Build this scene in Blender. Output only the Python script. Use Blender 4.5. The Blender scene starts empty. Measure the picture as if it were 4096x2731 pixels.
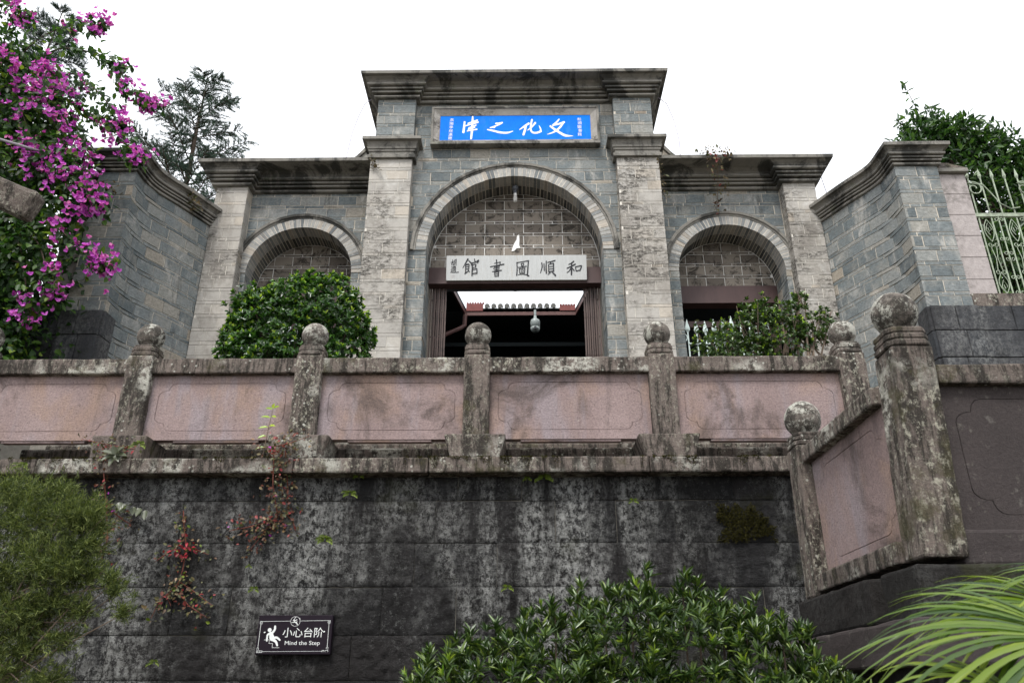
import bpy, math, random
import numpy as np
from mathutils import Vector, Matrix, noise as mnoise

random.seed(7)
rng = np.random.default_rng(7)
sc = bpy.context.scene
col = sc.collection
R = math.radians

# ------------------------------------------------------------ camera, sky, sun, exposure
cd = bpy.data.cameras.new("camera")
cd.sensor_width = 36.0
cd.lens = 27.93
cd.clip_start = 0.05
cd.clip_end = 600
cam = bpy.data.objects.new("camera", cd)
col.objects.link(cam)
cam.location = (0, 0, 1.6)
cam.rotation_euler = (R(90 + 24.1), 0, R(0.7))
cd.dof.use_dof = True
cd.dof.focus_distance = 9.5
cd.dof.aperture_fstop = 4.5
sc.camera = cam

w = bpy.data.worlds.new("World")
sc.world = w
w.use_nodes = True
wn = w.node_tree
bg = wn.nodes["Background"]
sky = wn.nodes.new("ShaderNodeTexSky")
sky.sky_type = 'NISHITA'
sky.sun_disc = False
sky.sun_elevation = R(58)
sky.sun_rotation = R(200)
sky.dust_density = 4.0
ov = wn.nodes.new("ShaderNodeMix")          # an overcast deck: most of the blue replaced by even white cloud
ov.data_type = 'RGBA'
ov.inputs[0].default_value = 0.85
ov.inputs[7].default_value = (8.0, 8.15, 8.4, 1)
wn.links.new(sky.outputs[0], ov.inputs[6])
wn.links.new(ov.outputs[2], bg.inputs[0])
bg.inputs[1].default_value = 0.1

sd = bpy.data.lights.new("sun", 'SUN')
sd.energy = 1.5
sd.angle = R(16)
sd.color = (1.0, 0.97, 0.93)
sun = bpy.data.objects.new("sun", sd)
col.objects.link(sun)
sun.rotation_euler = (R(32), 0, R(-20))
sc.view_settings.view_transform = 'Standard'
sc.view_settings.look = 'None'
sc.view_settings.gamma = 1
sc.view_settings.use_curve_mapping = False
sc.view_settings.exposure = 1.22

# ------------------------------------------------------------ object helpers
WL = {}


def tag(o, label=None, cat=None, group=None, kind=None):
    if label: o["label"] = label
    if cat: o["category"] = cat
    if group: o["group"] = group
    if kind: o["kind"] = kind
    return o


def wl(o):
    return WL.get(o.name, Vector((0, 0, 0)))


def thing(name, label, cat, loc=(0, 0, 0), group=None):
    o = bpy.data.objects.new(name, None)
    o.empty_display_size = 0.2
    col.objects.link(o)
    o.location = loc
    WL[o.name] = Vector(loc)
    return tag(o, label, cat, group)


def put(mesh, name, parent=None, at=(0, 0, 0), rot=None):
    """link a mesh as one object at world point `at` (things are never rotated)"""
    o = bpy.data.objects.new(name, mesh)
    col.objects.link(o)
    at = Vector(at)
    if parent is not None:
        o.parent = parent
        o.location = at - wl(parent)
    else:
        o.location = at
    if rot is not None:
        o.rotation_euler = rot
    WL[o.name] = at
    return o


def np_mesh(name, V, loops, starts, totals, mats, mi=None, smooth=False):
    me = bpy.data.meshes.new(name)
    V = np.asarray(V, dtype=np.float32)
    me.vertices.add(len(V))
    me.vertices.foreach_set("co", V.ravel())
    me.loops.add(len(loops))
    me.loops.foreach_set("vertex_index", np.asarray(loops, dtype=np.int32))
    me.polygons.add(len(starts))
    me.polygons.foreach_set("loop_start", np.asarray(starts, dtype=np.int32))
    me.polygons.foreach_set("loop_total", np.asarray(totals, dtype=np.int32))
    if not isinstance(mats, (list, tuple)): mats = [mats]
    for m in mats: me.materials.append(m)
    if mi is not None:
        me.polygons.foreach_set("material_index", np.asarray(mi, dtype=np.int32))
    if smooth:
        me.polygons.foreach_set("use_smooth", np.ones(len(starts), dtype=bool))
    me.update(calc_edges=True)
    return me


class MB:
    """collects faces; build() links ONE mesh object"""
    def __init__(self):
        self.v = []; self.f = []; self.m = []

    def add(self, vs, fs, mi=0):
        b = len(self.v)
        self.v += [tuple(p) for p in vs]
        self.f += [tuple(i + b for i in f) for f in fs]
        self.m += [mi] * len(fs)

    def box(self, x0, x1, y0, y1, z0, z1, mi=0):
        vs = [(x0, y0, z0), (x1, y0, z0), (x1, y1, z0), (x0, y1, z0), (x0, y0, z1), (x1, y0, z1), (x1, y1, z1), (x0, y1, z1)]
        self.add(vs, [(0, 3, 2, 1), (4, 5, 6, 7), (0, 1, 5, 4), (1, 2, 6, 5), (2, 3, 7, 6), (3, 0, 4, 7)], mi)

    def hexa(self, vs, mi=0):
        self.add(vs, [(0, 3, 2, 1), (4, 5, 6, 7), (0, 1, 5, 4), (1, 2, 6, 5), (2, 3, 7, 6), (3, 0, 4, 7)], mi)

    def prism(self, poly, z0, z1, mi=0):
        n = len(poly)
        vs = [(x, y, z0) for x, y in poly] + [(x, y, z1) for x, y in poly]
        fs = [tuple(reversed(range(n))), tuple(range(n, 2 * n))]
        fs += [(i, (i + 1) % n, n + (i + 1) % n, n + i) for i in range(n)]
        self.add(vs, fs, mi)

    def tube(self, pts, rad, n=6, mi=0, cap=True):
        pts = [Vector(p) for p in pts]
        if not hasattr(rad, '__len__'): rad = [rad] * len(pts)
        rings = []
        up = None
        for i, p in enumerate(pts):
            a = pts[max(i - 1, 0)]; b = pts[min(i + 1, len(pts) - 1)]
            d = (b - a)
            d = d.normalized() if d.length > 1e-9 else Vector((0, 0, 1))
            if up is None:
                up = Vector((0, 0, 1)) if abs(d.z) < 0.9 else Vector((1, 0, 0))
            s = d.cross(up)
            if s.length < 1e-6: s = d.cross(Vector((0, 1, 0.1)))
            s.normalize(); up = s.cross(d)
            rings.append([p + (s * math.cos(t) + up * math.sin(t)) * rad[i] for t in (2 * math.pi * k / n for k in range(n))])
        vs = [q for r in rings for q in r]
        fs = []
        for i in range(len(pts) - 1):
            for k in range(n):
                fs.append((i * n + k, i * n + (k + 1) % n, (i + 1) * n + (k + 1) % n, (i + 1) * n + k))
        if cap:
            fs.append(tuple(reversed(range(n)))); fs.append(tuple(range((len(pts) - 1) * n, len(pts) * n)))
        self.add(vs, fs, mi)

    def lathe(self, c, prof, n=24, mi=0, square=0.0):
        vs = []; fs = []
        for r, z in prof:
            for k in range(n):
                t = 2 * math.pi * k / n
                vs.append((c[0] + r * math.cos(t), c[1] + r * math.sin(t), c[2] + z))
        m = len(prof)
        for i in range(m - 1):
            for k in range(n):
                fs.append((i * n + k, i * n + (k + 1) % n, (i + 1) * n + (k + 1) % n, (i + 1) * n + k))
        fs.append(tuple(reversed(range(n)))); fs.append(tuple(range((m - 1) * n, m * n)))
        self.add(vs, fs, mi)

    def mesh(self, name, mats, origin=(0, 0, 0), smooth=False):
        o = Vector(origin)
        me = bpy.data.meshes.new(name)
        me.from_pydata([(p[0] - o.x, p[1] - o.y, p[2] - o.z) for p in self.v], [], self.f)
        if not isinstance(mats, (list, tuple)): mats = [mats]
        for m in mats: me.materials.append(m)
        if any(self.m): me.polygons.foreach_set("material_index", self.m)
        if smooth: me.polygons.foreach_set("use_smooth", [True] * len(me.polygons))
        me.update()
        return me

    def build(self, name, mats, parent=None, smooth=False, origin=None):
        if origin is None:
            a = np.array(self.v)
            lo, hi = a.min(0), a.max(0)
            origin = ((lo[0] + hi[0]) / 2, (lo[1] + hi[1]) / 2, lo[2])
        return put(self.mesh(name, mats, origin, smooth), name, parent, origin)


def fbm(p, f, o=3):
    s = 0; a = 1.0
    for _ in range(o):
        s += a * mnoise.noise(p * f); a *= 0.5; f *= 2.1
    return s


def rough_box(x0, x1, y0, y1, z0, z1, r=0.012, n=(4, 2, 2), amp=0.004, freq=7, front=0.0, ffreq=9, seed=0):
    """weathered stone: a box with rounded arrises and an uneven surface; front = extra rock-face relief on the -Y side"""
    c = Vector(((x0 + x1) / 2, (y0 + y1) / 2, (z0 + z1) / 2))
    h = Vector(((x1 - x0) / 2, (y1 - y0) / 2, (z1 - z0) / 2))
    r = min(r, h.x * .6, h.y * .6, h.z * .6)

    def ticks(hh, k):
        inner = [-(hh - r) + 2 * (hh - r) * i / k for i in range(k + 1)]
        return [-hh] + inner + [hh]
    T = [ticks(h[i], n[i]) for i in range(3)]
    idx = {}; vs = []; fs = []

    def vid(i, j, k):
        key = (i, j, k)
        if key in idx: return idx[key]
        p = Vector((T[0][i], T[1][j], T[2][k]))
        q = Vector([max(-(h[a] - r), min(h[a] - r, p[a])) for a in range(3)])
        d = p - q
        nn = d.normalized() if d.length > 1e-9 else Vector((0, 0, 1))
        if d.length > 1e-9: p = q + nn * r
        wp = p + c + Vector((seed * 3.7, seed * 1.3, seed * 7.1))
        p = p + nn * amp * fbm(wp, freq)
        if front and nn.y < -0.5:
            e = min(1.0, min(h.x - abs(p.x), h.z - abs(p.z)) / 0.035)
            p.y -= max(0.0, e) * front * max(-0.15, 0.55 + 1.1 * fbm(wp, ffreq, 4))
        idx[key] = len(vs); vs.append(p + c)
        return idx[key]
    nx, ny, nz = len(T[0]) - 1, len(T[1]) - 1, len(T[2]) - 1
    for i in range(nx):
        for k in range(nz):
            fs.append((vid(i, 0, k), vid(i + 1, 0, k), vid(i + 1, 0, k + 1), vid(i, 0, k + 1)))
            fs.append((vid(i, ny, k + 1), vid(i + 1, ny, k + 1), vid(i + 1, ny, k), vid(i, ny, k)))
    for j in range(ny):
        for k in range(nz):
            fs.append((vid(0, j + 1, k), vid(0, j, k), vid(0, j, k + 1), vid(0, j + 1, k + 1)))
            fs.append((vid(nx, j, k), vid(nx, j + 1, k), vid(nx, j + 1, k + 1), vid(nx, j, k + 1)))
    for i in range(nx):
        for j in range(ny):
            fs.append((vid(i, j + 1, 0), vid(i + 1, j + 1, 0), vid(i + 1, j, 0), vid(i, j, 0)))
            fs.append((vid(i, j, nz), vid(i + 1, j, nz), vid(i + 1, j + 1, nz), vid(i, j + 1, nz)))
    m = MB(); m.add(vs, fs)
    return m


def sweep(path, prof, caps=True):
    """mitred moulding: path = plan points walked with the outside on the right, prof = (out, z)"""
    P = [Vector((x, y)) for x, y in path]
    offs = []
    for i in range(len(P)):
        ns = []
        for a, b in ((i - 1, i), (i, i + 1)):
            if a >= 0 and b < len(P):
                d = (P[b] - P[a]).normalized(); ns.append(Vector((d.y, -d.x)))
        offs.append(ns[0] if len(ns) == 1 else (ns[0] + ns[1]) / (1 + ns[0].dot(ns[1])))
    k = len(prof); vs = []; fs = []
    for p, m in zip(P, offs):
        for o, z in prof:
            q = p + m * o; vs.append((q.x, q.y, z))
    for i in range(len(P) - 1):
        for j in range(k - 1):
            fs.append((i * k + j, (i + 1) * k + j, (i + 1) * k + j + 1, i * k + j + 1))
    if caps:
        fs.append(tuple(range(k))); fs.append(tuple(reversed(range((len(P) - 1) * k, len(P) * k))))
    m = MB(); m.add(vs, fs)
    return m


# ------------------------------------------------------------ materials
class NT:
    def __init__(self, name):
        self.mat = bpy.data.materials.new(name)
        self.mat.use_nodes = True
        self.t = self.mat.node_tree
        self.b = self.t.nodes["Principled BSDF"]
        self.out = self.t.nodes["Material Output"]
        self.geo = self.t.nodes.new("ShaderNodeNewGeometry")
        self.pos = self.geo.outputs["Position"]
        self.oi = self.t.nodes.new("ShaderNodeObjectInfo")
        self.rnd = self.oi.outputs["Random"]
        self.island = self.geo.outputs["Random Per Island"]

    def link(self, a, b): self.t.links.new(a, b)

    def setin(self, s, v):
        if isinstance(v, bpy.types.NodeSocket): self.link(v, s)
        else: s.default_value = v

    def vec(self, scale=(1, 1, 1), off=None, src=None):
        n = self.t.nodes.new("ShaderNodeMapping")
        self.link(src or self.pos, n.inputs[0]); n.inputs["Scale"].default_value = scale
        if off is not None:
            cmb = self.t.nodes.new("ShaderNodeCombineXYZ")
            for i in range(3): self.link(off, cmb.inputs[i])
            s = self.t.nodes.new("ShaderNodeVectorMath"); s.operation = 'SCALE'
            self.link(cmb.outputs[0], s.inputs[0]); s.inputs[3].default_value = 37.0
            self.link(s.outputs[0], n.inputs["Location"])
        return n.outputs[0]

    def noise(self, scale, detail=4, rough=0.55, axes=(1, 1, 1), dist=0.0, off=None):
        n = self.t.nodes.new("ShaderNodeTexNoise")
        self.link(self.vec(axes, off), n.inputs["Vector"])
        n.inputs["Scale"].default_value = scale; n.inputs["Detail"].default_value = detail
        n.inputs["Roughness"].default_value = rough; n.inputs["Distortion"].default_value = dist
        return n.outputs["Fac"]

    def voro(self, scale, axes=(1, 1, 1), feature='F1', rand=1.0):
        n = self.t.nodes.new("ShaderNodeTexVoronoi"); n.feature = feature
        self.link(self.vec(axes), n.inputs["Vector"]); n.inputs["Scale"].default_value = scale
        n.inputs["Randomness"].default_value = rand
        return n.outputs["Distance"]

    def step(self, fac, a, b):
        n = self.t.nodes.new("ShaderNodeMapRange"); n.interpolation_type = 'SMOOTHSTEP'
        self.link(fac, n.inputs[0])
        if a > b: n.inputs[1].default_value = b; n.inputs[2].default_value = a; n.inputs[3].default_value = 1; n.inputs[4].default_value = 0
        else: n.inputs[1].default_value = a; n.inputs[2].default_value = b
        return n.outputs[0]

    def ramp(self, fac, stops, interp='LINEAR'):
        n = self.t.nodes.new("ShaderNodeValToRGB"); n.color_ramp.interpolation = interp
        e = n.color_ramp.elements
        while len(e) > 1: e.remove(e[-1])
        e[0].position = stops[0][0]; e[0].color = (*stops[0][1], 1)
        for p, c in stops[1:]:
            x = e.new(p); x.color = (*c, 1)
        self.link(fac, n.inputs[0])
        return n.outputs[0]

    def mix(self, fac, a, b, blend='MIX'):
        n = self.t.nodes.new("ShaderNodeMix"); n.data_type = 'RGBA'; n.blend_type = blend
        self.setin(n.inputs[0], fac)
        for s, v in ((n.inputs[6], a), (n.inputs[7], b)):
            if isinstance(v, bpy.types.NodeSocket): self.link(v, s)
            else: s.default_value = (*v, 1)
        return n.outputs[2]

    def mul(self, a, b, op='MULTIPLY'):
        n = self.t.nodes.new("ShaderNodeMath"); n.operation = op
        self.setin(n.inputs[0], a); self.setin(n.inputs[1], b)
        return n.outputs[0]

    def bump(self, h, strength=0.4, dist=0.01):
        n = self.t.nodes.new("ShaderNodeBump"); n.inputs["Strength"].default_value = strength; n.inputs["Distance"].default_value = dist
        self.link(h, n.inputs["Height"]); self.link(n.outputs[0], self.b.inputs["Normal"])

    def done(self, color, rough=0.85, spec=0.3, metal=0.0):
        self.setin(self.b.inputs["Base Color"], color if isinstance(color, bpy.types.NodeSocket) else (*color, 1))
        self.setin(self.b.inputs["Roughness"], rough)
        self.b.inputs["Specular IOR Level"].default_value = spec
        self.b.inputs["Metallic"].default_value = metal
        return self.mat


def flat(name, c, rough=0.6, spec=0.4, metal=0.0, var=0.25, vs=9, bump=0.1):
    n = NT(name)
    f = n.noise(vs, 5, 0.6)
    cc = n.mix(f, tuple(x * (1 - var) for x in c), tuple(min(1, x * (1 + var)) for x in c))
    if bump: n.bump(n.noise(60, 3), bump, 0.004)
    return n.done(cc, rough, spec, metal)


def m_brick():
    n = NT("grey_brick")
    c = n.ramp(n.rnd, [(0, (.10, .118, .124)), (.25, (.138, .16, .165)), (.65, (.18, .198, .20)), (.90, (.225, .232, .22)), (.965, (.27, .258, .228)), (.99, (.29, .255, .205)), (1, (.20, .165, .13))])
    c = n.mix(n.mul(n.step(n.noise(4, 6, .7, off=n.rnd), .42, .75), .55), c, (.29, .275, .24))
    c = n.mix(.75, c, n.ramp(n.noise(26, 6, .7, (1, 1, 1.6)), [(.28, (.5,) * 3), (.72, (1.5,) * 3)]), 'MULTIPLY')
    wash = n.step(n.noise(2.0, 9, .74, (1.5, 1.5, .8), .6), .51, .68)
    c = n.mix(n.mul(wash, .62), c, (.50, .48, .44))
    run = n.step(n.noise(3.2, 7, .75, (1.8, 1.8, .35)), .56, .70)
    c = n.mix(n.mul(run, .62), c, (.042, .044, .043))
    c = n.mix(n.mul(n.step(n.noise(70, 2, .5), .62, .72), .35), c, (.05, .05, .05))
    n.bump(n.noise(48, 6, .7), .55, .012)
    return n.done(c, .86, .25)


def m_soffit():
    n = NT("dark_soffit_brick")  # darker brick for the back row of the arch ring
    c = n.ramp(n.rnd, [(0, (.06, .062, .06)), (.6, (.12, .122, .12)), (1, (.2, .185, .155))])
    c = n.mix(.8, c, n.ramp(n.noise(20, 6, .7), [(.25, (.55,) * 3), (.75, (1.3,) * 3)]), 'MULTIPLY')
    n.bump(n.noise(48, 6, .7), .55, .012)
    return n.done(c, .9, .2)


def m_voussoir():
    n = NT("arch_brick")
    c = n.ramp(n.rnd, [(0, (.11, .12, .125)), (.14, (.19, .20, .20)), (.4, (.28, .28, .268)), (.8, (.37, .36, .335)), (.96, (.37, .33, .28)), (1, (.13, .14, .145))])
    c = n.mix(n.mul(n.step(n.noise(16, 6, .7), .5, .68), .5), c, (.14, .155, .165))
    c = n.mix(n.mul(n.step(n.noise(24, 5, .6, (1, 1, .5)), .56, .7), .5), c, (.55, .54, .5))
    n.bump(n.noise(55, 5, .7), .5, .01)
    return n.done(c, .86, .25)


def m_lime():
    n = NT("limewashed_brick")
    c = n.ramp(n.rnd, [(0, (.35, .333, .305)), (.5, (.39, .372, .34)), (.9, (.42, .396, .355)), (1, (.43, .38, .315))])
    c = n.mix(.5, c, n.ramp(n.noise(24, 8, .75), [(.28, (.72,) * 3), (.72, (1.25,) * 3)]), 'MULTIPLY')
    c = n.mix(n.mul(n.step(n.noise(1.8, 7, .7, (1.3, 1.3, 1), .5), .54, .7), .6), c, (.56, .55, .52))
    c = n.mix(n.mul(n.step(n.noise(1.4, 7, .75, (1, 1, .6)), .47, .62), .6), c, (.19, .172, .15))
    big = n.step(n.noise(.62, 4, .6, (1.3, 1, 1.0)), .43, .57)
    grain = n.step(n.noise(18, 11, .88, (1, 1, 1.5)), .43, .55)
    bands = n.step(n.noise(3.6, 7, .75, (.6, .6, 1.7), .6), .46, .58)
    c = n.mix(n.mul(n.mul(big, grain), .6), c, (.15, .135, .118))
    c = n.mix(n.mul(n.mul(big, bands), n.mul(grain, .95)), c, (.03, .027, .023))
    n.bump(n.noise(45, 6, .7), .4, .01)
    return n.done(c, .88, .22)


def m_tymp():
    n = NT("stained_brown_brick")
    c = n.ramp(n.rnd, [(0, (.13, .112, .095)), (.5, (.19, .166, .14)), (1, (.25, .22, .185))])
    c = n.mix(n.mul(n.step(n.noise(5, 8, .75, (1, 1, 1), 1.2), .49, .60), .88), c, (.028, .024, .02))
    c = n.mix(n.mul(n.step(n.noise(26, 9, .85), .62, .68), n.step(n.noise(2.5, 4, .6), .48, .6)), c, (.5, .49, .47))
    n.bump(n.noise(45, 6, .7), .3, .01)
    return n.done(c, .85, .25)


def m_mortar(name, c, dirt=.5):
    n = NT(name)
    k = n.mix(.8, c, n.ramp(n.noise(22, 6, .7), [(.3, (.72,) * 3), (.7, (1.2,) * 3)]), 'MULTIPLY')
    k = n.mix(n.mul(n.step(n.noise(3, 6, .7), .5, .66), dirt), k, (.09, .085, .075))
    n.bump(n.noise(60, 4), .5, .01)
    return n.done(k, .92, .15)


def m_cornice():
    n = NT("blackened_cornice_stone")
    c = n.mix(n.noise(6, 6, .7), (.12, .118, .108), (.32, .30, .265))
    c = n.mix(n.mul(n.step(n.noise(2.2, 7, .7, (1, 1, .4), .8), .46, .60), .85), c, (.03, .031, .029))
    c = n.mix(n.mul(n.step(n.noise(9, 7, .75, (1, 1, .5)), .6, .72), .6), c, (.38, .37, .34))
    c = n.mix(n.mul(n.step(n.noise(3, 5, .6), .58, .7), .35), c, (.08, .1, .05))
    n.bump(n.noise(30, 7, .75), .7, .015)
    return n.done(c, .88, .25)


def m_panel():
    n = NT("pink_sandstone")
    c = n.mix(n.noise(1.3, 4, .6, (1.4, 1, .6)), (.21, .152, .143), (.38, .295, .285))
    c = n.mix(n.mul(n.step(n.noise(1.9, 4, .55, (1, 1, .7), .4, off=n.rnd), .5, .66), .55), c, (.33, .225, .165))
    c = n.mix(n.mul(n.step(n.noise(2.6, 4, .55, (1.6, 1, .35), .4, off=n.rnd), .5, .66), .6), c, (.30, .265, .285))
    c = n.mix(n.mul(n.step(n.noise(1.5, 6, .68, (1, 1, 1), .6, off=n.rnd), .5, .68), .8), c, (.085, .066, .06))
    c = n.mix(n.mul(n.step(n.noise(2.2, 7, .75, (2, 2, .4), .3, off=n.rnd), .55, .7), .5), c, (.10, .08, .075))
    c = n.mix(.7, c, n.ramp(n.noise(48, 8, .8), [(.28, (.42,) * 3), (.72, (1.4,) * 3)]), 'MULTIPLY')
    pits = n.step(n.noise(70, 3, .6, (1, 1, 1.4)), .38, .30)
    c = n.mix(n.mul(pits, .75), c, (.04, .03, .027))
    c = n.mix(n.step(n.noise(10, 7, .75, off=n.rnd), .70, .75), c, (.45, .42, .38))
    n.bump(n.noise(60, 8, .8), .9, .014)
    return n.done(c, .88, .22)


def m_lichen():
    n = NT("lichened_stone")
    c = n.mix(n.noise(5, 7, .7), (.085, .07, .06), (.225, .185, .163))
    c = n.mix(n.mul(n.step(n.noise(5.5, 9, .78, (2.2, 2.2, .38), .2), .45, .56), .9), c, (.026, .023, .019))
    area = n.step(n.noise(1.1, 3, .5, off=n.rnd), .42, .60)
    s = n.noise(22, 9, .82, (1.1, 1.1, .8))
    c = n.mix(n.mul(n.mul(n.step(s, .52, .60), area), .85), c, (.40, .385, .31))
    c = n.mix(n.mul(n.step(n.noise(38, 7, .8), .575, .64), .55), c, (.36, .345, .28))
    big = n.mul(n.step(n.noise(1.6, 3, .5, off=n.rnd), .55, .66), n.step(n.noise(9, 9, .82), .46, .54))
    c = n.mix(n.mul(big, .85), c, (.50, .49, .43))
    dots = n.step(n.voro(19), .24, .15)
    c = n.mix(n.mul(n.mul(dots, n.step(n.noise(2.4, 3), .5, .6)), .75), c, (.50, .50, .44))
    c = n.mix(n.mul(n.step(n.noise(2.1, 6, .7), .55, .66), .6), c, (.06, .055, .022))
    c = n.mix(.75, c, n.ramp(n.noise(60, 8, .8), [(.28, (.42,) * 3), (.72, (1.45,) * 3)]), 'MULTIPLY')
    n.bump(n.noise(38, 9, .8), 1.0, .02)
    return n.done(c, .9, .2)


def m_ball():
    n = NT("lichen_crusted_stone")
    c = n.mix(n.noise(6, 8, .75), (.075, .064, .054), (.24, .21, .185))
    c = n.mix(n.mul(n.step(n.noise(5, 8, .75, off=n.rnd), .44, .56), .85), c, (.035, .032, .027))
    c = n.mix(n.mul(n.step(n.noise(7, 10, .82, off=n.rnd), .50, .55), .9), c, (.46, .455, .40))
    c = n.mix(n.mul(n.step(n.noise(30, 9, .85), .55, .62), .6), c, (.40, .39, .33))
    c = n.mix(.7, c, n.ramp(n.noise(60, 8, .8), [(.28, (.45,) * 3), (.72, (1.4,) * 3)]), 'MULTIPLY')
    n.bump(n.noise(40, 9, .8), 1.0, .018)
    return n.done(c, .9, .2)


def m_basalt(name, amount=.5, base=(.018, .0178, .0185), bump=1.0):
    n = NT(name)
    c = n.mix(n.noise(16, 10, .82), tuple(x * .4 for x in base), tuple(x * 3.4 for x in base))
    c = n.mix(n.mul(n.rnd, .22), c, (.062, .050, .045))
    c = n.mix(n.mul(n.step(n.noise(1.3, 6, .7, (1.4, 1, .6)), .46, .62), .6), c, (.010, .0095, .009))
    area = n.step(n.noise(.7, 5, .62, (1.2, 1, .45), .3), .40, .60)
    col_ = n.step(n.noise(2.1, 6, .7, (1.5, 1, .28)), .36, .60)
    grain = n.step(n.noise(19, 13, .9, (1.2, 1.2, .9)), .465, .535)
    c = n.mix(n.mul(n.mul(n.mul(area, col_), grain), min(1, amount * 1.65)), c, (.50, .505, .485))
    fine = n.step(n.noise(27, 13, .92), .535, .60)
    c = n.mix(n.mul(n.mul(fine, n.step(n.noise(1.1, 6, .7, (1.3, 1, .6)), .42, .62)), min(1, amount * 1.45)), c, (.29, .295, .285))
    c = n.mix(n.step(n.noise(12, 9, .8), .655, .70), c, (.42, .43, .38))
    c = n.mix(n.mul(n.step(n.noise(1.5, 5, .65, off=None), .6, .7), .35), c, (.05, .052, .02))
    h = n.mul(n.mul(n.noise(15, 8, .75, (1, 1, 1.3)), 1.6), n.noise(44, 10, .85), 'ADD')
    n.bump(h, bump, .085)
    return n.done(c, .88, .16)


def m_leaf(name, stops, rough=.35, spec=.5, trans=.28):
    n = NT(name)
    c = n.ramp(n.island, stops)
    n.done(c, rough, spec)
    if trans:
        tr = n.t.nodes.new("ShaderNodeBsdfTranslucent")
        br = n.mix(1.0, c, (1.5, 1.6, .9), 'MULTIPLY')
        n.link(br, tr.inputs[0])
        mx = n.t.nodes.new("ShaderNodeMixShader"); mx.inputs[0].default_value = trans
        n.link(n.b.outputs[0], mx.inputs[1]); n.link(tr.outputs[0], mx.inputs[2]); n.link(mx.outputs[0], n.out.inputs[0])
    return n.mat


def m_moss():
    n = NT("moss")
    c = n.mix(n.noise(40, 6, .7), (.02, .022, .005), (.085, .075, .02))
    n.bump(n.noise(90, 5, .7), 1.0, .03)
    return n.done(c, .95, .1)


def m_wood(name, a, b):
    n = NT(name)
    c = n.mix(n.noise(9, 6, .7, (1, 1, .12)), a, b)
    c = n.mix(n.mul(n.step(n.noise(4, 5, .6), .55, .7), .5), c, tuple(x * .3 for x in a))
    n.bump(n.noise(40, 4, .6, (1, 1, .1)), .3, .005)
    return n.done(c, .55, .4)


def m_board():
    n = NT("weathered_white_board")
    c = n.mix(n.noise(26, 5, .65, (1.6, 1, .06)), (.40, .41, .40), (.62, .635, .63))
    c = n.mix(n.mul(n.step(n.noise(30, 4, .6, (2, 1, .08)), .6, .7), .5), c, (.42, .35, .24))
    n.bump(n.noise(40, 3, .5, (2, 1, .05)), .15, .003)
    return n.done(c, .5, .4)


def m_blue():
    n = NT("blue_paint")
    c = n.mix(n.noise(5, 5, .6), (.0, .12, .62), (.0, .225, .88))
    pit = n.step(n.noise(38, 3, .5, (1, 1, 1.5)), .35, .29)
    c = n.mix(n.mul(pit, .7), c, (.004, .04, .26))
    c = n.mix(n.mul(n.step(n.noise(6, 6, .7, (1.6, 1, .4)), .52, .68), .35), c, (.05, .24, .62))
    n.bump(n.noise(40, 4, .6), .4, .006)
    return n.done(c, .7, .12)


M = dict(
    brick=m_brick(), soffit=m_soffit(), vous=m_voussoir(), lime=m_lime(), tymp=m_tymp(),
    mortar=m_mortar("lime_mortar", (.56, .51, .43), .3), mortar_w=m_mortar("white_mortar", (.74, .73, .70), .12), mortar_p=m_mortar("pilaster_mortar", (.60, .57, .51), .3), mortar_d=m_mortar("dark_mortar", (.3, .28, .24), .6),
    cornice=m_cornice(), panel=m_panel(), lichen=m_lichen(), ball=m_ball(), basalt=m_basalt("basalt", .62), basalt_base=m_basalt("smooth_basalt", .16, (.024, .026, .029), .5),
    grime_shade=None, basalt_shaded=m_basalt("shaded_black_stone", .04, (.007, .0068, .0065), .6), moss=m_moss(), beam=m_wood("brown_beam_paint", (.036, .019, .018), (.085, .045, .042)), rust=m_wood("brown_gate_metal", (.035, .025, .023), (.15, .10, .085)),  # near stair base stone: shade is painted into its dark colour
    board=m_board(), blue=m_blue(), white=flat("white_paint", (.82, .82, .80), .5, .4, var=.06), ink=flat("black_ink", (.012, .013, .018), .5, .4, var=.2),
    signface=flat("dark_sign_face", (.013, .009, .014), .6, .1, var=.25), silver=flat("pale_sign_print", (.66, .68, .67), .45, .4, var=.05),
    seal=flat("faded_seal_ink", (.40, .36, .36), .6, .3),
    green_iron=m_mortar("pale_green_iron", (.36, .42, .32), .6), white_iron=flat("white_green_iron", (.60, .70, .68), .45, .4, var=.1),
    greysteel=flat("grey_steel", (.11, .12, .14), .4, .5, .2), gutter=flat("red_brown_gutter", (.10, .048, .042), .55, .3, var=.4),
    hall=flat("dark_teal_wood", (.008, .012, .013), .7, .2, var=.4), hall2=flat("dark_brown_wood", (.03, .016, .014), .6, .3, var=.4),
    tile=flat("grey_roof_tile", (.11, .11, .10), .85, .2, var=.6, vs=20, bump=.5), redtile=flat("red_roof_edge", (.17, .05, .045), .7, .3, var=.4),
    plaster=m_mortar("pink_grey_plaster", (.36, .325, .315), .6), floor=m_mortar("terrace_stone", (.17, .165, .155), .5), ground=m_mortar("ground_soil", (.08, .07, .05), .5),
    bark=flat("bark", (.07, .052, .04), .9, .2, var=.5, vs=25, bump=.6), twig=flat("pale_twig", (.17, .13, .10), .85, .2, var=.4, vs=25), redstem=flat("red_stem", (.16, .05, .035), .7, .3),
    cable=flat("grey_cable", (.33, .32, .33), .5, .4), bulb=flat("bulb_glass", (.80, .80, .78), .25, .5, var=.03), wire=flat("lilac_wire", (.36, .32, .42), .5, .3),
    camwhite=flat("white_plastic", (.22, .25, .24), .35, .5, var=.1), black=flat("black_glass", (.01, .01, .012), .2, .5),
)
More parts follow.
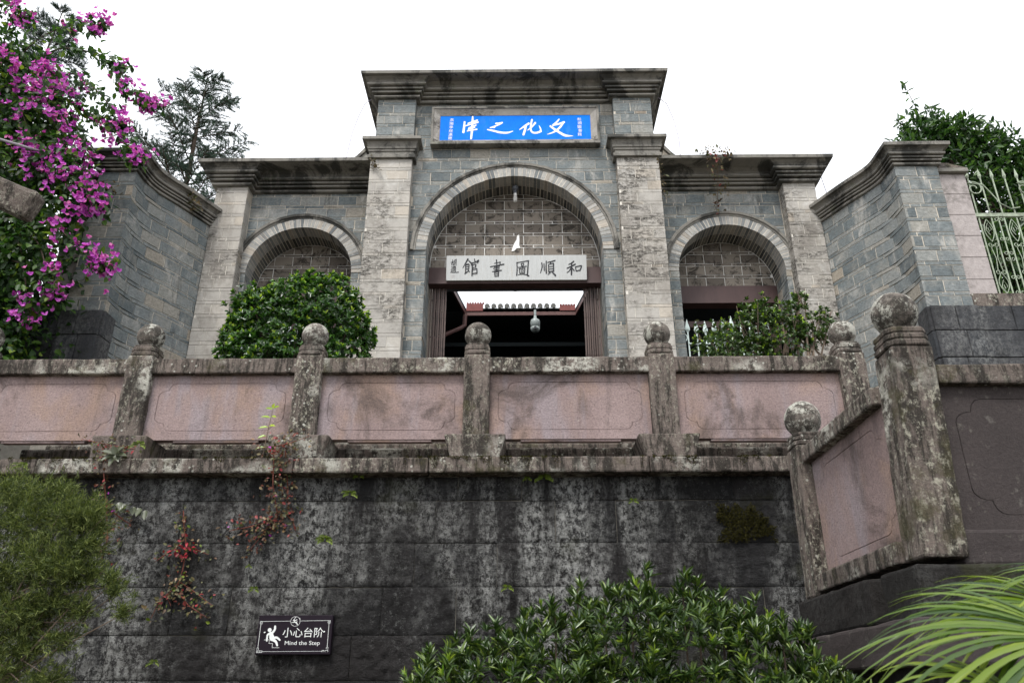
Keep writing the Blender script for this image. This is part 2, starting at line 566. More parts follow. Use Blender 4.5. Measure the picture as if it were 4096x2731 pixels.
def m_grime_shade():
    n = NT("grimy_shaded_stone")  # dark tone of the near stair stone: grime plus painted-in shade
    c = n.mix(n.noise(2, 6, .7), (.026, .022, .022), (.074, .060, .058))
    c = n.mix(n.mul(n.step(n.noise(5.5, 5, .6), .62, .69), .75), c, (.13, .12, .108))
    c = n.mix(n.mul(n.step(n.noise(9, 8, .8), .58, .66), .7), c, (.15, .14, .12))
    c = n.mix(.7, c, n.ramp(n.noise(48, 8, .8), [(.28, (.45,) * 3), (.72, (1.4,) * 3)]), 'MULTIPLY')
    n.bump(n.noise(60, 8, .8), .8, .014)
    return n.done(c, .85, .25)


M['grime_shade'] = m_grime_shade()
G = dict(
    bush=m_leaf("glossy_bush_leaf", [(0, (.012, .040, .008)), (.5, (.030, .088, .015)), (1, (.08, .175, .024))], .27, .6, .22),
    bush_new=m_leaf("young_bush_leaf", [(0, (.12, .25, .015)), (1, (.34, .44, .03))], .3, .5, .3),
    bush2=m_leaf("small_bush_leaf", [(0, (.018, .042, .010)), (.6, (.045, .09, .02)), (1, (.10, .16, .03))], .3, .5, .2),
    hedge=m_leaf("hedge_leaf", [(0, (.010, .024, .007)), (.45, (.034, .07, .014)), (.82, (.075, .125, .024)), (1, (.16, .22, .035))], .3, .55, .15),
    hedge_new=m_leaf("young_hedge_leaf", [(0, (.09, .20, .02)), (1, (.25, .32, .03))], .35, .5, .3),
    boug=m_leaf("vine_leaf", [(0, (.008, .024, .006)), (.6, (.024, .066, .012)), (.92, (.07, .14, .02)), (1, (.16, .22, .03))], .48, .3, .35),
    bract=m_leaf("magenta_bract", [(0, (.28, .022, .29)), (.5, (.50, .07, .51)), (1, (.72, .25, .73))], .6, .2, .35),
    needle=m_leaf("needle", [(0, (.018, .04, .033)), (.6, (.045, .082, .066)), (1, (.09, .14, .10))], .6, .3, .15),
    cedar=m_leaf("cedar_needle", [(0, (.018, .035, .03)), (1, (.06, .095, .08))], .6, .3, .15),
    juniper=m_leaf("juniper_spray", [(0, (.02, .036, .01)), (.5, (.075, .10, .026)), (1, (.17, .20, .055))], .6, .25, .2),
    tree=m_leaf("tree_leaf", [(0, (.012, .034, .010)), (.6, (.03, .075, .018)), (1, (.08, .15, .035))], .4, .5, .3),
    palm=m_leaf("palm_leaf", [(0, (.02, .05, .008)), (.45, (.075, .135, .008)), (1, (.20, .26, .012))], .32, .5, .35),
    red=m_leaf("red_vine_leaf", [(0, (.045, .04, .015)), (.4, (.10, .05, .028)), (.8, (.17, .04, .032)), (1, (.30, .03, .04))], .5, .35, .25),
    olive=m_leaf("olive_vine_leaf", [(0, (.04, .05, .018)), (.6, (.10, .10, .04)), (1, (.20, .12, .06))], .45, .4, .2),
    fern=m_leaf("fern_leaf", [(0, (.07, .12, .015)), (1, (.2, .26, .03))], .5, .3, .3),
    broad=m_leaf("broad_grey_leaf", [(0, (.035, .05, .025)), (1, (.10, .11, .065))], .4, .5, .1),
    dry=m_leaf("dry_weed", [(0, (.06, .05, .03)), (1, (.16, .12, .06))], .7, .2, .1),
)

# ------------------------------------------------------------ masonry
XC = -0.086
TALL, THIN, JT = 0.152, 0.045, 0.009
PER = TALL + THIN + 2 * JT
ZB = 5.30
BPOOL = {}
PEND = {}


class Frame:
    def __init__(self, x, y, ux=1.0, uy=0.0):
        l = math.hypot(ux, uy)
        self.o = Vector((x, y, 0)); self.u = Vector((ux / l, uy / l, 0)); self.n = Vector((self.u.y, -self.u.x, 0))
        self.a = math.atan2(uy, ux)

    def at(self, u, z, out=0): return self.o + self.u * u + Vector((0, 0, z)) + self.n * out


def half(poly, nx, nz, d):
    """keep the side nx*u + nz*z >= d"""
    out = []
    k = len(poly)
    for i in range(k):
        a, b = poly[i], poly[(i + 1) % k]
        da = a[0] * nx + a[1] * nz - d; db = b[0] * nx + b[1] * nz - d
        if da >= 0: out.append(a)
        if da * db < 0:
            t = da / (da - db); out.append((a[0] + (b[0] - a[0]) * t, a[1] + (b[1] - a[1]) * t))
    return out


def out_circle(cu, cz, r):
    def f(p):
        u = sum(q[0] for q in p) / len(p) - cu; z = sum(q[1] for q in p) / len(p) - cz
        if z < 0: nx, nz = (1, 0) if u > 0 else (-1, 0)
        else:
            l = math.hypot(u, z); nx, nz = u / l, z / l
        return half(p, nx, nz, r + nx * cu + nz * cz)
    return f


def in_circle(cu, cz, r):
    def f(p):
        for i in range(25):
            t = math.pi * i / 24
            nx, nz = math.cos(t), math.sin(t)
            p = half(p, -nx, -nz, -(r + nx * cu + nz * cz))
            if len(p) < 3: return []
        return p
    return f


def area(p):
    return abs(sum(p[i][0] * p[(i + 1) % len(p)][1] - p[(i + 1) % len(p)][0] * p[i][1] for i in range(len(p)))) / 2


def brick_geo(poly, ch=0.003, depth=0.03, jit=0.0026):
    k = len(poly)
    cu = sum(p[0] for p in poly) / k; cz = sum(p[1] for p in poly) / k
    if area(poly) < 0: poly = poly[::-1]
    P = [(u - cu + random.uniform(-jit, jit), z - cz + random.uniform(-jit, jit)) for u, z in poly]
    vs = []
    tilt = random.uniform(-.008, .008), random.uniform(-.012, .012)
    for u, z in P:
        l = math.hypot(u, z) or 1
        s = max(.3, 1 - 1.3 * ch / l)
        vs.append((u * s, tilt[0] * u + tilt[1] * z, z * s))
    vs += [(u, ch + random.uniform(0, .002), z) for u, z in P]
    vs += [(u, depth, z) for u, z in P]
    fs = [tuple(range(k))]
    for i in range(k):
        j = (i + 1) % k
        fs.append((i, k + i, k + j, j)); fs.append((k + i, 2 * k + i, 2 * k + j, k + j))
    return vs, fs, cu, cz


def add_brick(parent, fr, poly, mat, out=0.0):
    if len(poly) < 3 or area(poly) < 0.0012: return
    PEND.setdefault(parent.name, (parent, []))[1].append((area(poly), fr, poly, mat, out + random.uniform(.0, .004)))


def flush_bricks():
    for parent, lst in PEND.values():
        lst.sort(key=lambda t: -t[0])
        rest = MB(); mats = []
        for i, (a, fr, poly, mat, out) in enumerate(lst):
            k = len(poly)
            us = [p[0] for p in poly]; zs = [p[1] for p in poly]
            rect = k == 4 and abs((max(us) - min(us)) * (max(zs) - min(zs)) - a) < 1e-6
            if i < 298:
                key = (round(max(us) - min(us), 2), round(max(zs) - min(zs), 2), mat, random.randrange(4)) if rect else None
                cu, cz = sum(us) / k, sum(zs) / k
                if key is None or key not in BPOOL:
                    vs, fs, cu, cz = brick_geo(poly)
                    me = bpy.data.meshes.new("brick")
                    me.from_pydata(vs, [], fs); me.materials.append(M[mat]); me.update()
                    if key: BPOOL[key] = me
                else: me = BPOOL[key]
                put(me, "brick", parent, fr.at(cu, cz, out), (0, 0, fr.a))
            else:
                vs, fs, cu, cz = brick_geo(poly)
                c = fr.at(cu, cz, out)
                if mat not in mats: mats.append(mat)
                rest.add([c + fr.u * v[0] - fr.n * v[1] + Vector((0, 0, v[2])) for v in vs], fs, mats.index(mat))
        if rest.v:
            tag(rest.build("brickwork", [M[m] for m in mats], parent), kind="stuff")
    PEND.clear()


def lay(parent, fr, u0, u1, z0, z1, mat, clips=(), L=0.295, jt=JT, shift=0.0, out=0.0, tall=TALL, thin=THIN, zb=ZB, regular=False, thinmat=None, stack=False):
    per = tall + thin + 2 * jt
    i = int(math.floor((z0 - zb) / per))
    while zb + i * per < z1:
        for row, (a, b) in enumerate(((zb + i * per, zb + i * per + tall), (zb + i * per + tall + jt, zb + (i + 1) * per - jt))):
            lo, hi = max(a, z0), min(b, z1)
            if hi - lo < 0.018: continue
            s = shift + (0 if stack else (i % 2) * L * .5) + (L * (.5 if stack else .27) if row else 0) + (0 if regular else random.uniform(-.02, .02))
            u = u0 - (s % L)
            while u < u1:
                l = L + (0 if regular else random.uniform(-.012, .012))
                if row and not regular and random.random() < .35: l *= random.choice((.5, .62))
                a0, a1 = max(u, u0), min(u + l - jt, u1)
                if u1 - (u + l) < .05: a1 = u1; nxt = u1 + 1
                else: nxt = u + l
                if a1 - a0 > .03:
                    p = [(a0, lo), (a1, lo), (a1, hi), (a0, hi)]
                    for c in clips:
                        p = c(p)
                        if len(p) < 3: break
                    if len(p) >= 3: add_brick(parent, fr, p, (thinmat or mat) if row else mat, out)
                u = nxt
        i += 1


def arch_core(m, x0, x1, z0, z1, cx, r, zs, yf, yb, n=40):
    """solid wall with an arched opening"""
    m.box(x0, cx - r, yf, yb, z0, zs); m.box(cx + r, x1, yf, yb, z0, zs)
    pts = [(cx - r * math.cos(math.pi * i / n), zs + r * math.sin(math.pi * i / n)) for i in range(n + 1)]
    for (xa, za), (xb, zb) in zip(pts, pts[1:]):
        m.hexa([(xa, yf, za), (xb, yf, zb), (xb, yb, zb), (xa, yb, za), (xa, yf, z1), (xb, yf, z1), (xb, yb, z1), (xa, yb, z1)])
    if cx - r - x0 > .01: m.box(x0, cx - r, yf, yb, zs, z1)
    if x1 - cx - r > .01: m.box(cx + r, x1, yf, yb, zs, z1)


def arch_ring(parent, cx, zs, r, n, yf, ymid, yb, thick):
    step = math.pi / n
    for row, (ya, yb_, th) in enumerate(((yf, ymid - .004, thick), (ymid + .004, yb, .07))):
        meshes = []
        for v in range(4):
            g = 0.010
            a = step / 2
            m = MB()
            i0 = r * math.tan(a) - g / 2; i1 = (r + th) * math.tan(a) - g / 2
            j = [random.uniform(-.0018, .0018) for _ in range(8)]
            yy = ya + random.uniform(-.004, .004)
            m.hexa([(-i0 + j[0], yy, r + j[1]), (i0 + j[2], yy, r + j[3]), (i0, yb_, r + j[3]), (-i0, yb_, r + j[1]),
                    (-i1 + j[4], yy, r + th), (i1 + j[5], yy, r + th), (i1, yb_, r + th), (-i1, yb_, r + th)])
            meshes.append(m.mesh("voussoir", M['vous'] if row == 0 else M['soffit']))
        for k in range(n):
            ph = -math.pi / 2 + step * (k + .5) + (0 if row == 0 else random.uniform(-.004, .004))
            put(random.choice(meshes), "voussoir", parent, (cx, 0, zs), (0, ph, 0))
    m = MB(); N_ = 48; vs = []
    for i in range(N_ + 1):
        t = math.pi * i / N_
        for rr, y in ((r + .003, yb - .01), (r + .003, yf + .004), (r + thick - .002, yf + .004)): vs.append((cx - rr * math.cos(t), y, zs + rr * math.sin(t)))
    m.add(vs, [(i * 3 + j, (i + 1) * 3 + j, (i + 1) * 3 + j + 1, i * 3 + j + 1) for i in range(N_) for j in range(2)])
    m.build("arch_mortar", M['mortar'], parent)


def arch_mould(cx, zs, r, yw, n=60):
    prof = [(0, yw - .004), (0, yw - .016), (.026, yw - .022), (.032, yw - .042), (.068, yw - .048), (.078, yw - .034), (.078, yw + .02)]
    m = MB(); vs = []; fs = []
    for i in range(n + 1):
        t = math.pi * i / n
        wob = 1 + .0025 * math.sin(i * 2.3)
        for dr, y in prof: vs.append((cx - (r + dr) * wob * math.cos(t), y, zs + (r + dr) * wob * math.sin(t)))
    k = len(prof)
    for i in range(n):
        for j in range(k - 1): fs.append((i * k + j, i * k + j + 1, (i + 1) * k + j + 1, (i + 1) * k + j))
    fs.append(tuple(reversed(range(k)))); fs.append(tuple(range(n * k, (n + 1) * k)))
    m.add(vs, fs)
    return m


def mould_profile(z, h, out):
    """torus, two fillets, a rounded band and a cove, from the wall out to the slab"""
    o = out
    q = [(.02, 0), (.22, .0), (.27, .04), (.27, .11), (.22, .15), (.06, .16), (.06, .24), (.36, .245), (.38, .26), (.38, .34), (.35, .355), (.16, .36), (.18, .405), (.47, .41), (.49, .425), (.49, .505), (.46, .52), (.28, .525), (.30, .565), (.58, .57), (.66, .60), (.68, .66), (.64, .72), (.50, .735), (.52, .80), (.60, .90), (.74, .98), (.82, 1.02)]
    return [(-.02, z)] + [(a * o, z + b * h) for a, b in q] + [(-.02, z + h * 1.02)]


def pier(parent, name, x0, x1, yf, yb, z0, z1, mat, inner, mortar='mortar_p'):
    """one pilaster: a core, bricks on its front and on the side that faces the middle of the gate"""
    m = MB(); m.box(x0 + .003, x1 - .003, yf + .0035, yb, z0 - (1.2 if z0 < 6 else 0), z1)
    p = m.build(name, M[mortar], parent)
    wd = x1 - x0
    lay(p, Frame(x0, yf), 0, wd, z0, z1, mat, L=wd / 2 + .0045, jt=.007, shift=wd * .06 if name != 'pier' else 0)
    if inner > 0: lay(p, Frame(x1, yf, 0, 1), .006, yb - yf, z0, z1, mat, L=.4)
    else: lay(p, Frame(x0, yb, 0, -1), 0, yb - yf - .006, z0, z1, mat, L=.4)
    return p


# ------------------------------------------------------------ the ground, the terrace, the steps
m = MB(); m.add([(-150, -150, 0), (150, -150, 0), (150, 250, 0), (-150, 250, 0)], [(0, 1, 2, 3)])
tag(m.build("ground", M['ground']), kind="structure")
m = MB(); m.box(-16, 16, 7.3, 40, .01, 3.5)
tag(m.build("terrace", M['floor']), kind="structure")
for k, (y, z) in enumerate(((7.62, 3.86), (8.0, 4.02), (8.4, 4.18), (8.8, 4.3))):
    tag(rough_box(-5.0, 5.0, y, y + .5 if k < 3 else 11.5, z - .17 if k else 3.5, z, .02, (40, 2, 2), .004, 6, seed=k).build("step", M['lichen']), kind="structure")

# ------------------------------------------------------------ the central gate tower
gate = thing("gate_tower", "tall grey brick central gate tower with the big arch and the blue plaque on it", "gate", (XC, 10.0, 4.3))
RA, ZS = 1.285, 7.53
m = MB()
arch_core(m, XC - 2.15, XC + 2.15, 3.5, 9.3, XC, RA + .006, ZS, 10.004, 10.5)
m.box(XC - 2.14, XC + 2.14, 10.004, 10.5, 9.3, 10.24)
m.box(XC - 2.15, XC - RA - .01, 10.5, 11.2, 3.5, 10.24)
m.box(XC + RA + .01, XC + 2.15, 10.5, 11.2, 3.5, 10.24)
m.box(XC - RA - .01, XC + RA + .01, 10.66, 11.2, 7.85, 10.24)
m.build("wall_core", M['mortar'], gate)
F = Frame(XC, 10.0)
oc = out_circle(0, ZS, RA + .165)
lay(gate, F, -1.545, 1.545, 7.55, 10.21, 'brick', [oc])
for s in (-1, 1):
    lay(gate, F, *(sorted((s * (RA + .002), s * 1.545))), 5.5, 7.54, 'brick', L=.28)
lay(gate, Frame(XC - RA, 10.005, 0, 1), .0, .49, 5.5, ZS, 'brick')
lay(gate, Frame(XC + RA, 10.495, 0, -1), .0, .49, 5.5, ZS, 'brick')
arch_ring(gate, XC, ZS, RA, 70, 9.985, 10.24, 10.5, .155)
arch_mould(XC, ZS, RA + .16, 10.0).build("arch_moulding", M['cornice'], gate)
pier(gate, "lower_pilaster", XC - 2.18, XC - 1.55, 9.85, 10.01, 5.5, 9.05, 'lime', 1)
pier(gate, "lower_pilaster", XC + 1.55, XC + 2.18, 9.85, 10.01, 5.5, 9.05, 'lime', -1)
pier(gate, "upper_pilaster", XC - 2.14, XC - 1.55, 9.87, 10.01, 9.36, 10.21, 'brick', 1, 'mortar')
pier(gate, "upper_pilaster", XC + 1.55, XC + 2.14, 9.87, 10.01, 9.36, 10.21, 'brick', -1, 'mortar')
for s in (-1, 1):
    a, b = sorted((s * 1.55, s * 2.17))
    z = 9.04
    path = [(XC + a, 10.02), (XC + a, 9.85), (XC + b, 9.85), (XC + b, 10.02)]
    if s < 0: path[0] = (XC + a, 10.4)
    else: path[3] = (XC + b, 10.4)
    prof = [(-.02, z), (.05, z + .004), (.055, z + .055), (.03, z + .065), (.03, z + .115), (.045, z + .12), (.05, z + .15), (.035, z + .155), (.06, z + .16), (.066, z + .195), (.05, z + .2), (.07, z + .25), (.085, z + .275), (.135, z + .285), (.135, z + .335), (-.02, z + .35)]
    sweep(path, prof).build("capital", M['cornice'], gate)
cpath = [(XC - 2.14, 11.2), (XC - 2.14, 9.87), (XC - 1.55, 9.87), (XC - 1.55, 10.0), (XC + 1.55, 10.0), (XC + 1.55, 9.87), (XC + 2.14, 9.87), (XC + 2.14, 11.2)]
sweep(cpath, mould_profile(10.2, .30, .25)).build("cornice", M['cornice'], gate)
spath = [(XC - 2.14, 11.25), (XC - 2.14, 9.87), (XC + 2.14, 9.87), (XC + 2.14, 11.25)]
m = sweep(spath, [(-.25, 10.505), (.255, 10.512), (.262, 10.562), (.25, 10.572), (-.25, 10.60)])
m.box(XC - 2.0, XC + 2.0, 10.05, 11.2, 10.3, 10.59)
m.build("roof_slab", M['cornice'], gate)
# the brick filling of the arch, with a painted beam under it
m = MB()
pts = [(-RA, 7.47), (RA, 7.47)] + [((RA + .004) * math.cos(math.pi * i / 36), ZS + (RA + .004) * math.sin(math.pi * i / 36)) for i in range(37)]
vs = [(XC + u, 10.4645, z) for u, z in pts] + [(XC + u, 10.62, z) for u, z in pts]
k = len(pts)
m.add(vs, [tuple(range(k)), tuple(reversed(range(k, 2 * k)))] + [(i, k + i, k + (i + 1) % k, (i + 1) % k) for i in range(k)])
tym = m.build("arch_infill", M['mortar_w'], gate)
lay(tym, Frame(XC, 10.46), -RA, RA, 7.48, 8.9, 'tymp', [in_circle(0, ZS, RA - .012)], L=.297, jt=.0105, tall=.155, thin=.034, zb=7.475, regular=True, shift=.06, stack=True)
m = MB(); m.box(XC - RA + .003, XC + RA - .003, 10.40, 10.6, 7.215, 7.468); m.box(XC - RA + .003, XC + RA - .003, 10.385, 10.56, 7.19, 7.232)
m.build("lintel_beam", M['beam'], gate)
m = MB(); pp = [(-.02, 7.995), (-.01, 8.07), (.015, 8.085), (.02, 8.0), (.015, 7.90), (.03, 7.85), (-.02, 7.845), (-.05, 7.80), (-.085, 7.79), (-.07, 7.86), (-.05, 7.93)]
vs = [(XC + .05 + u * 1.15, 10.447, z - .02) for u, z in pp]; k = len(pp)
vs += [(p[0], 10.47, p[2]) for p in vs]
m.add(vs, [tuple(range(k))[::-1]] + [(i, (i + 1) % k, k + (i + 1) % k, k + i) for i in range(k)])
m.build("plaster_patch", M['white'], gate)
m = MB(); m.box(XC - RA + .05, XC + RA - .05, 10.72, 10.77, 7.255, 7.315)
m.box(XC - .02, XC + .025, 10.7, 10.75, 7.24, 7.5)
m.build("gate_track", M['greysteel'], gate)

# ------------------------------------------------------------ the two side gates
for s in (-1, 1):
    side = "left" if s < 0 else "right"
    sg = thing("side_gate", "lower grey brick side gate behind the round dense green bush" if s < 0 else "lower grey brick side gate with a brown beam and a red vine on its cornice", "gate", (XC + s * 3.3, 10.3, 4.3), "side gates beside the gate tower")
    cx = XC + s * 3.21; ra, zs = .785, 7.335
    xa, xb = sorted((XC + s * 2.16, XC + s * 4.55))
    m = MB()
    arch_core(m, xa, xb, 3.5, 8.78, cx, ra + .006, zs, 10.304, 10.85, 30)
    m.box(xa, xb, 10.85, 11.3, 8.2, 8.78)
    m.build("wall_core", M['mortar'], sg)
    u0, u1 = sorted((s * 2.18, s * 4.07))
    F = Frame(XC, 10.3)
    lay(sg, F, u0, u1, 7.34, 8.74, 'brick', [out_circle(s * 3.21, zs, ra + .16)])
    lay(sg, F, u0, s * 3.21 - ra - .002, 5.5, 7.335, 'brick', L=.26)
    lay(sg, F, s * 3.21 + ra + .002, u1, 5.5, 7.335, 'brick', L=.26)
    lay(sg, Frame(cx - ra, 10.305, 0, 1), 0, .54, 5.5, zs, 'brick')
    lay(sg, Frame(cx + ra, 10.845, 0, -1), 0, .54, 5.5, zs, 'brick')
    arch_ring(sg, cx, zs, ra, 48, 10.287, 10.56, 10.85, .15)
    arch_mould(cx, zs, ra + .155, 10.3, 44).build("arch_moulding", M['cornice'], sg)
    a, b = sorted((XC + s * 4.08, XC + s * 4.56))
    pier(sg, "pilaster", a, b, 10.1, 10.32, 5.5, 8.74, 'lime', -s)
    if s < 0: path = [(XC - 4.56, 11.6), (XC - 4.56, 10.1), (XC - 4.08, 10.1), (XC - 4.08, 10.3), (XC - 2.19, 10.3)]; sp = [(XC - 4.56, 11.6), (XC - 4.56, 10.1), (XC - 2.19, 10.1)]
    else: path = [(XC + 2.19, 10.3), (XC + 4.08, 10.3), (XC + 4.08, 10.1), (XC + 4.56, 10.1), (XC + 4.56, 11.6)]; sp = [(XC + 2.19, 10.1), (XC + 4.56, 10.1), (XC + 4.56, 11.6)]
    sweep(path, mould_profile(8.73, .29, .25)).build("cornice", M['cornice'], sg)
    m = sweep(sp, [(-.32, 9.022), (.245, 9.03), (.252, 9.082), (.24, 9.09), (-.32, 9.12)])
    m.box(*sorted((XC + s * 2.2, XC + s * 4.4)), 10.35, 11.6, 8.78, 9.105)
    m.build("roof_slab", M['cornice'], sg)
    # little swept buttress where the side roof meets the tower
    m = MB()
    prof = [(2.19, 9.10), (2.75, 9.10), (2.6, 9.19), (2.45, 9.33), (2.33, 9.48), (2.25, 9.62), (2.19, 9.68)]
    vs = [(XC + s * u, 10.22, z) for u, z in prof] + [(XC + s * u, 10.6, z) for u, z in prof]
    k = len(prof)
    m.add(vs, [tuple(range(k)), tuple(range(2 * k - 1, k - 1, -1))] + [(i, (i + 1) % k, k + (i + 1) % k, k + i) for i in range(k)])
    m.build("swept_buttress", M['brick'], sg)
    m = MB(); vs = []
    for i in range(1, 7):
        u, z = prof[i]; vs += [(XC + s * (u + .01), 10.19, z), (XC + s * (u + .01), 10.64, z), (XC + s * (u + .035), 10.19, z + .045), (XC + s * (u + .035), 10.64, z + .045)]
    fs = []
    for i in range(5):
        b0 = i * 4; fs += [(b0, b0 + 1, b0 + 5, b0 + 4), (b0 + 2, b0 + 6, b0 + 7, b0 + 3), (b0, b0 + 4, b0 + 6, b0 + 2), (b0 + 1, b0 + 3, b0 + 7, b0 + 5)]
    m.add(vs, fs); m.build("buttress_coping", M['cornice'], sg)
    # infill, beam, door frame
    m = MB()
    pts = [(-ra, 7.33), (ra, 7.33)] + [((ra + .004) * math.cos(math.pi * i / 30), zs + (ra + .004) * math.sin(math.pi * i / 30)) for i in range(31)]
    vs = [(cx + u, 10.8145, z) for u, z in pts] + [(cx + u, 10.95, z) for u, z in pts]; k = len(pts)
    m.add(vs, [tuple(range(k)), tuple(reversed(range(k, 2 * k)))] + [(i, k + i, k + (i + 1) % k, (i + 1) % k) for i in range(k)])
    ty = m.build("arch_infill", M['mortar_w'], sg)
    lay(ty, Frame(cx, 10.81), -ra, ra, 7.34, 8.15, 'tymp', [in_circle(0, zs, ra - .01)], L=.285, jt=.0085, tall=.155, thin=.034, zb=7.335, regular=True, shift=.05, stack=True)
    m = MB(); m.box(cx - ra + .003, cx + ra - .003, 10.77, 10.97, 7.04, 7.33); m.build("lintel_beam", M['beam'], sg)
    m = MB(); m.box(cx - ra + .003, cx + ra - .003, 10.95, 11.05, 6.72, 6.82)
    m.box(cx - ra + .003, cx - ra + .09, 10.95, 11.05, 4.3, 6.72); m.box(cx + ra - .16, cx + ra - .003, 10.95, 11.05, 4.3, 6.72)
    m.box(cx - ra + .003, cx + ra - .003, 10.95, 11.05, 5.6, 5.68)
    m.build("door_frame", M['beam'], sg)

# ------------------------------------------------------------ curved screen walls ending in piers
def catmull(P, n=8):
    P = [Vector(p) for p in P]
    Q = [P[0] * 2 - P[1]] + P + [P[-1] * 2 - P[-2]]
    out = []
    for i in range(1, len(Q) - 2):
        for k in range(n):
            t = k / n
            a, b, c, d = Q[i - 1], Q[i], Q[i + 1], Q[i + 2]
            out.append(0.5 * ((2 * b) + (c - a) * t + (2 * a - 5 * b + 4 * c - d) * t * t + (3 * b - a - 3 * c + d) * t ** 3))
    out.append(P[-1])
    return out


def lay_path(parent, pts, z0, z1, mat, L=.295, shift=0):
    """bricks laid along a curved plan line, each set on its own chord"""
    cum = [0]
    for a, b in zip(pts, pts[1:]): cum.append(cum[-1] + (b - a).length)

    def at(u):
        for i in range(len(pts) - 1):
            if u <= cum[i + 1] or i == len(pts) - 2:
                t = (u - cum[i]) / (cum[i + 1] - cum[i]); return pts[i].lerp(pts[i + 1], t)
    T = cum[-1]
    i = 0
    while ZB + i * PER < z1:
        for row, (a, b) in enumerate(((ZB + i * PER, ZB + i * PER + TALL), (ZB + i * PER + TALL + JT, ZB + (i + 1) * PER - JT))):
            lo, hi = max(a, z0), min(b, z1)
            if hi - lo < .018: continue
            u = -((shift + (i % 2) * L * .5 + (L * .27 if row else 0)) % L)
            while u < T - .02:
                l = L + random.uniform(-.012, .012)
                a0, a1 = max(0, u), min(T, u + l - JT)
                if a1 - a0 > .03:
                    p, q = at(a0), at(a1)
                    d = q - p
                    add_brick(parent, Frame(p.x, p.y, d.x, d.y), [(0, lo), (d.length, lo), (d.length, hi), (0, hi)], mat)
                u += l
        i += 1


for s in (-1, 1):
    sw = thing("screen_wall", "grey brick splayed wall ending in a pier beside the magenta vine" if s < 0 else "grey brick splayed wall ending in a pier beside the green iron fence", "wall", (XC + s * 5.0, 9.3, 4.0), "splayed walls beside the gate")
    base = [(4.555, 10.15), (4.79, 9.64), (4.98, 9.28), (5.05, 9.05), (5.06, 8.75)]
    if s > 0: cv = catmull([(XC + x, y) for x, y in base])
    else: cv = catmull([(XC - x, y) for x, y in reversed(base)])
    wid = .56 if s > 0 else .50
    if s > 0: outer = [(XC + 5.06 + wid, 8.75), (XC + 5.06 + wid, 9.3)]; full = [(p.x, p.y) for p in cv] + outer
    else: outer = [(XC - 5.06 - wid, 9.3), (XC - 5.06 - wid, 8.75)]; full = outer + [(p.x, p.y) for p in cv]
    n = len(full)
    ins = []
    PV = [Vector(p) for p in full]
    for i in range(n):
        nsum = Vector((0, 0))
        for a, b in ((i - 1, i), (i, i + 1)):
            if a >= 0 and b < n:
                d = (PV[b] - PV[a]).normalized(); nsum += Vector((d.y, -d.x))
        nsum.normalize(); q = PV[i] - nsum * .005; ins.append((q.x, q.y))
    m = MB(); back = [(XC + s * 5.6, 10.4), (XC + s * 4.56, 10.4)]
    poly = ins + (back if s > 0 else [(XC - 4.56, 10.4), (XC - 5.6, 10.4)])
    m.prism(poly, 3.5, 8.07)
    m.build("wall_core", M['mortar'], sw)
    lay_path(sw, cv, 5.3, 8.045, 'brick', shift=.05)
    x0 = XC + 5.06 if s > 0 else XC - 5.06 - wid
    lay(sw, Frame(x0, 8.75), 0, wid, 5.95, 8.045, 'brick', L=.278)
    sweep(full, mould_profile(8.035, .23, .15)).build("cornice", M['cornice'], sw)
    m = sweep(full, [(-.18, 8.262), (.155, 8.27), (.16, 8.315), (.15, 8.325), (-.18, 8.345)])
    m.prism(poly, 8.05, 8.325)
    m.build("coping", M['cornice'], sw)
    # dressed dark footing stones under the pier
    for r_, (za, zb_) in enumerate(((5.62, 5.948), (5.27, 5.612), (4.9, 5.26), (4.4, 4.89))):
        xs = [x0 - .0, x0 + .3 + .07 * (r_ % 2), x0 + wid + .02] if s > 0 else [x0 - .02, x0 + .2 + .07 * (r_ % 2), x0 + wid]
        for a, b in zip(xs, xs[1:]):
            rough_box(a + .004, b - .004, 8.70, 8.86, za, zb_, .008, (4, 1, 3), .002, 8, .010, 14, seed=r_ + a).build("footing_stone", M['basalt_base'], sw)
        e = XC + s * 5.06
        a, b = sorted((e - s * .03, e + s * .06))
        rough_box(a, b, 8.72 if r_ % 2 else 8.73, 9.0, za, zb_, .008, (1, 3, 3), .003, 8, seed=r_ + 5).build("footing_stone", M['basalt_base'], sw)

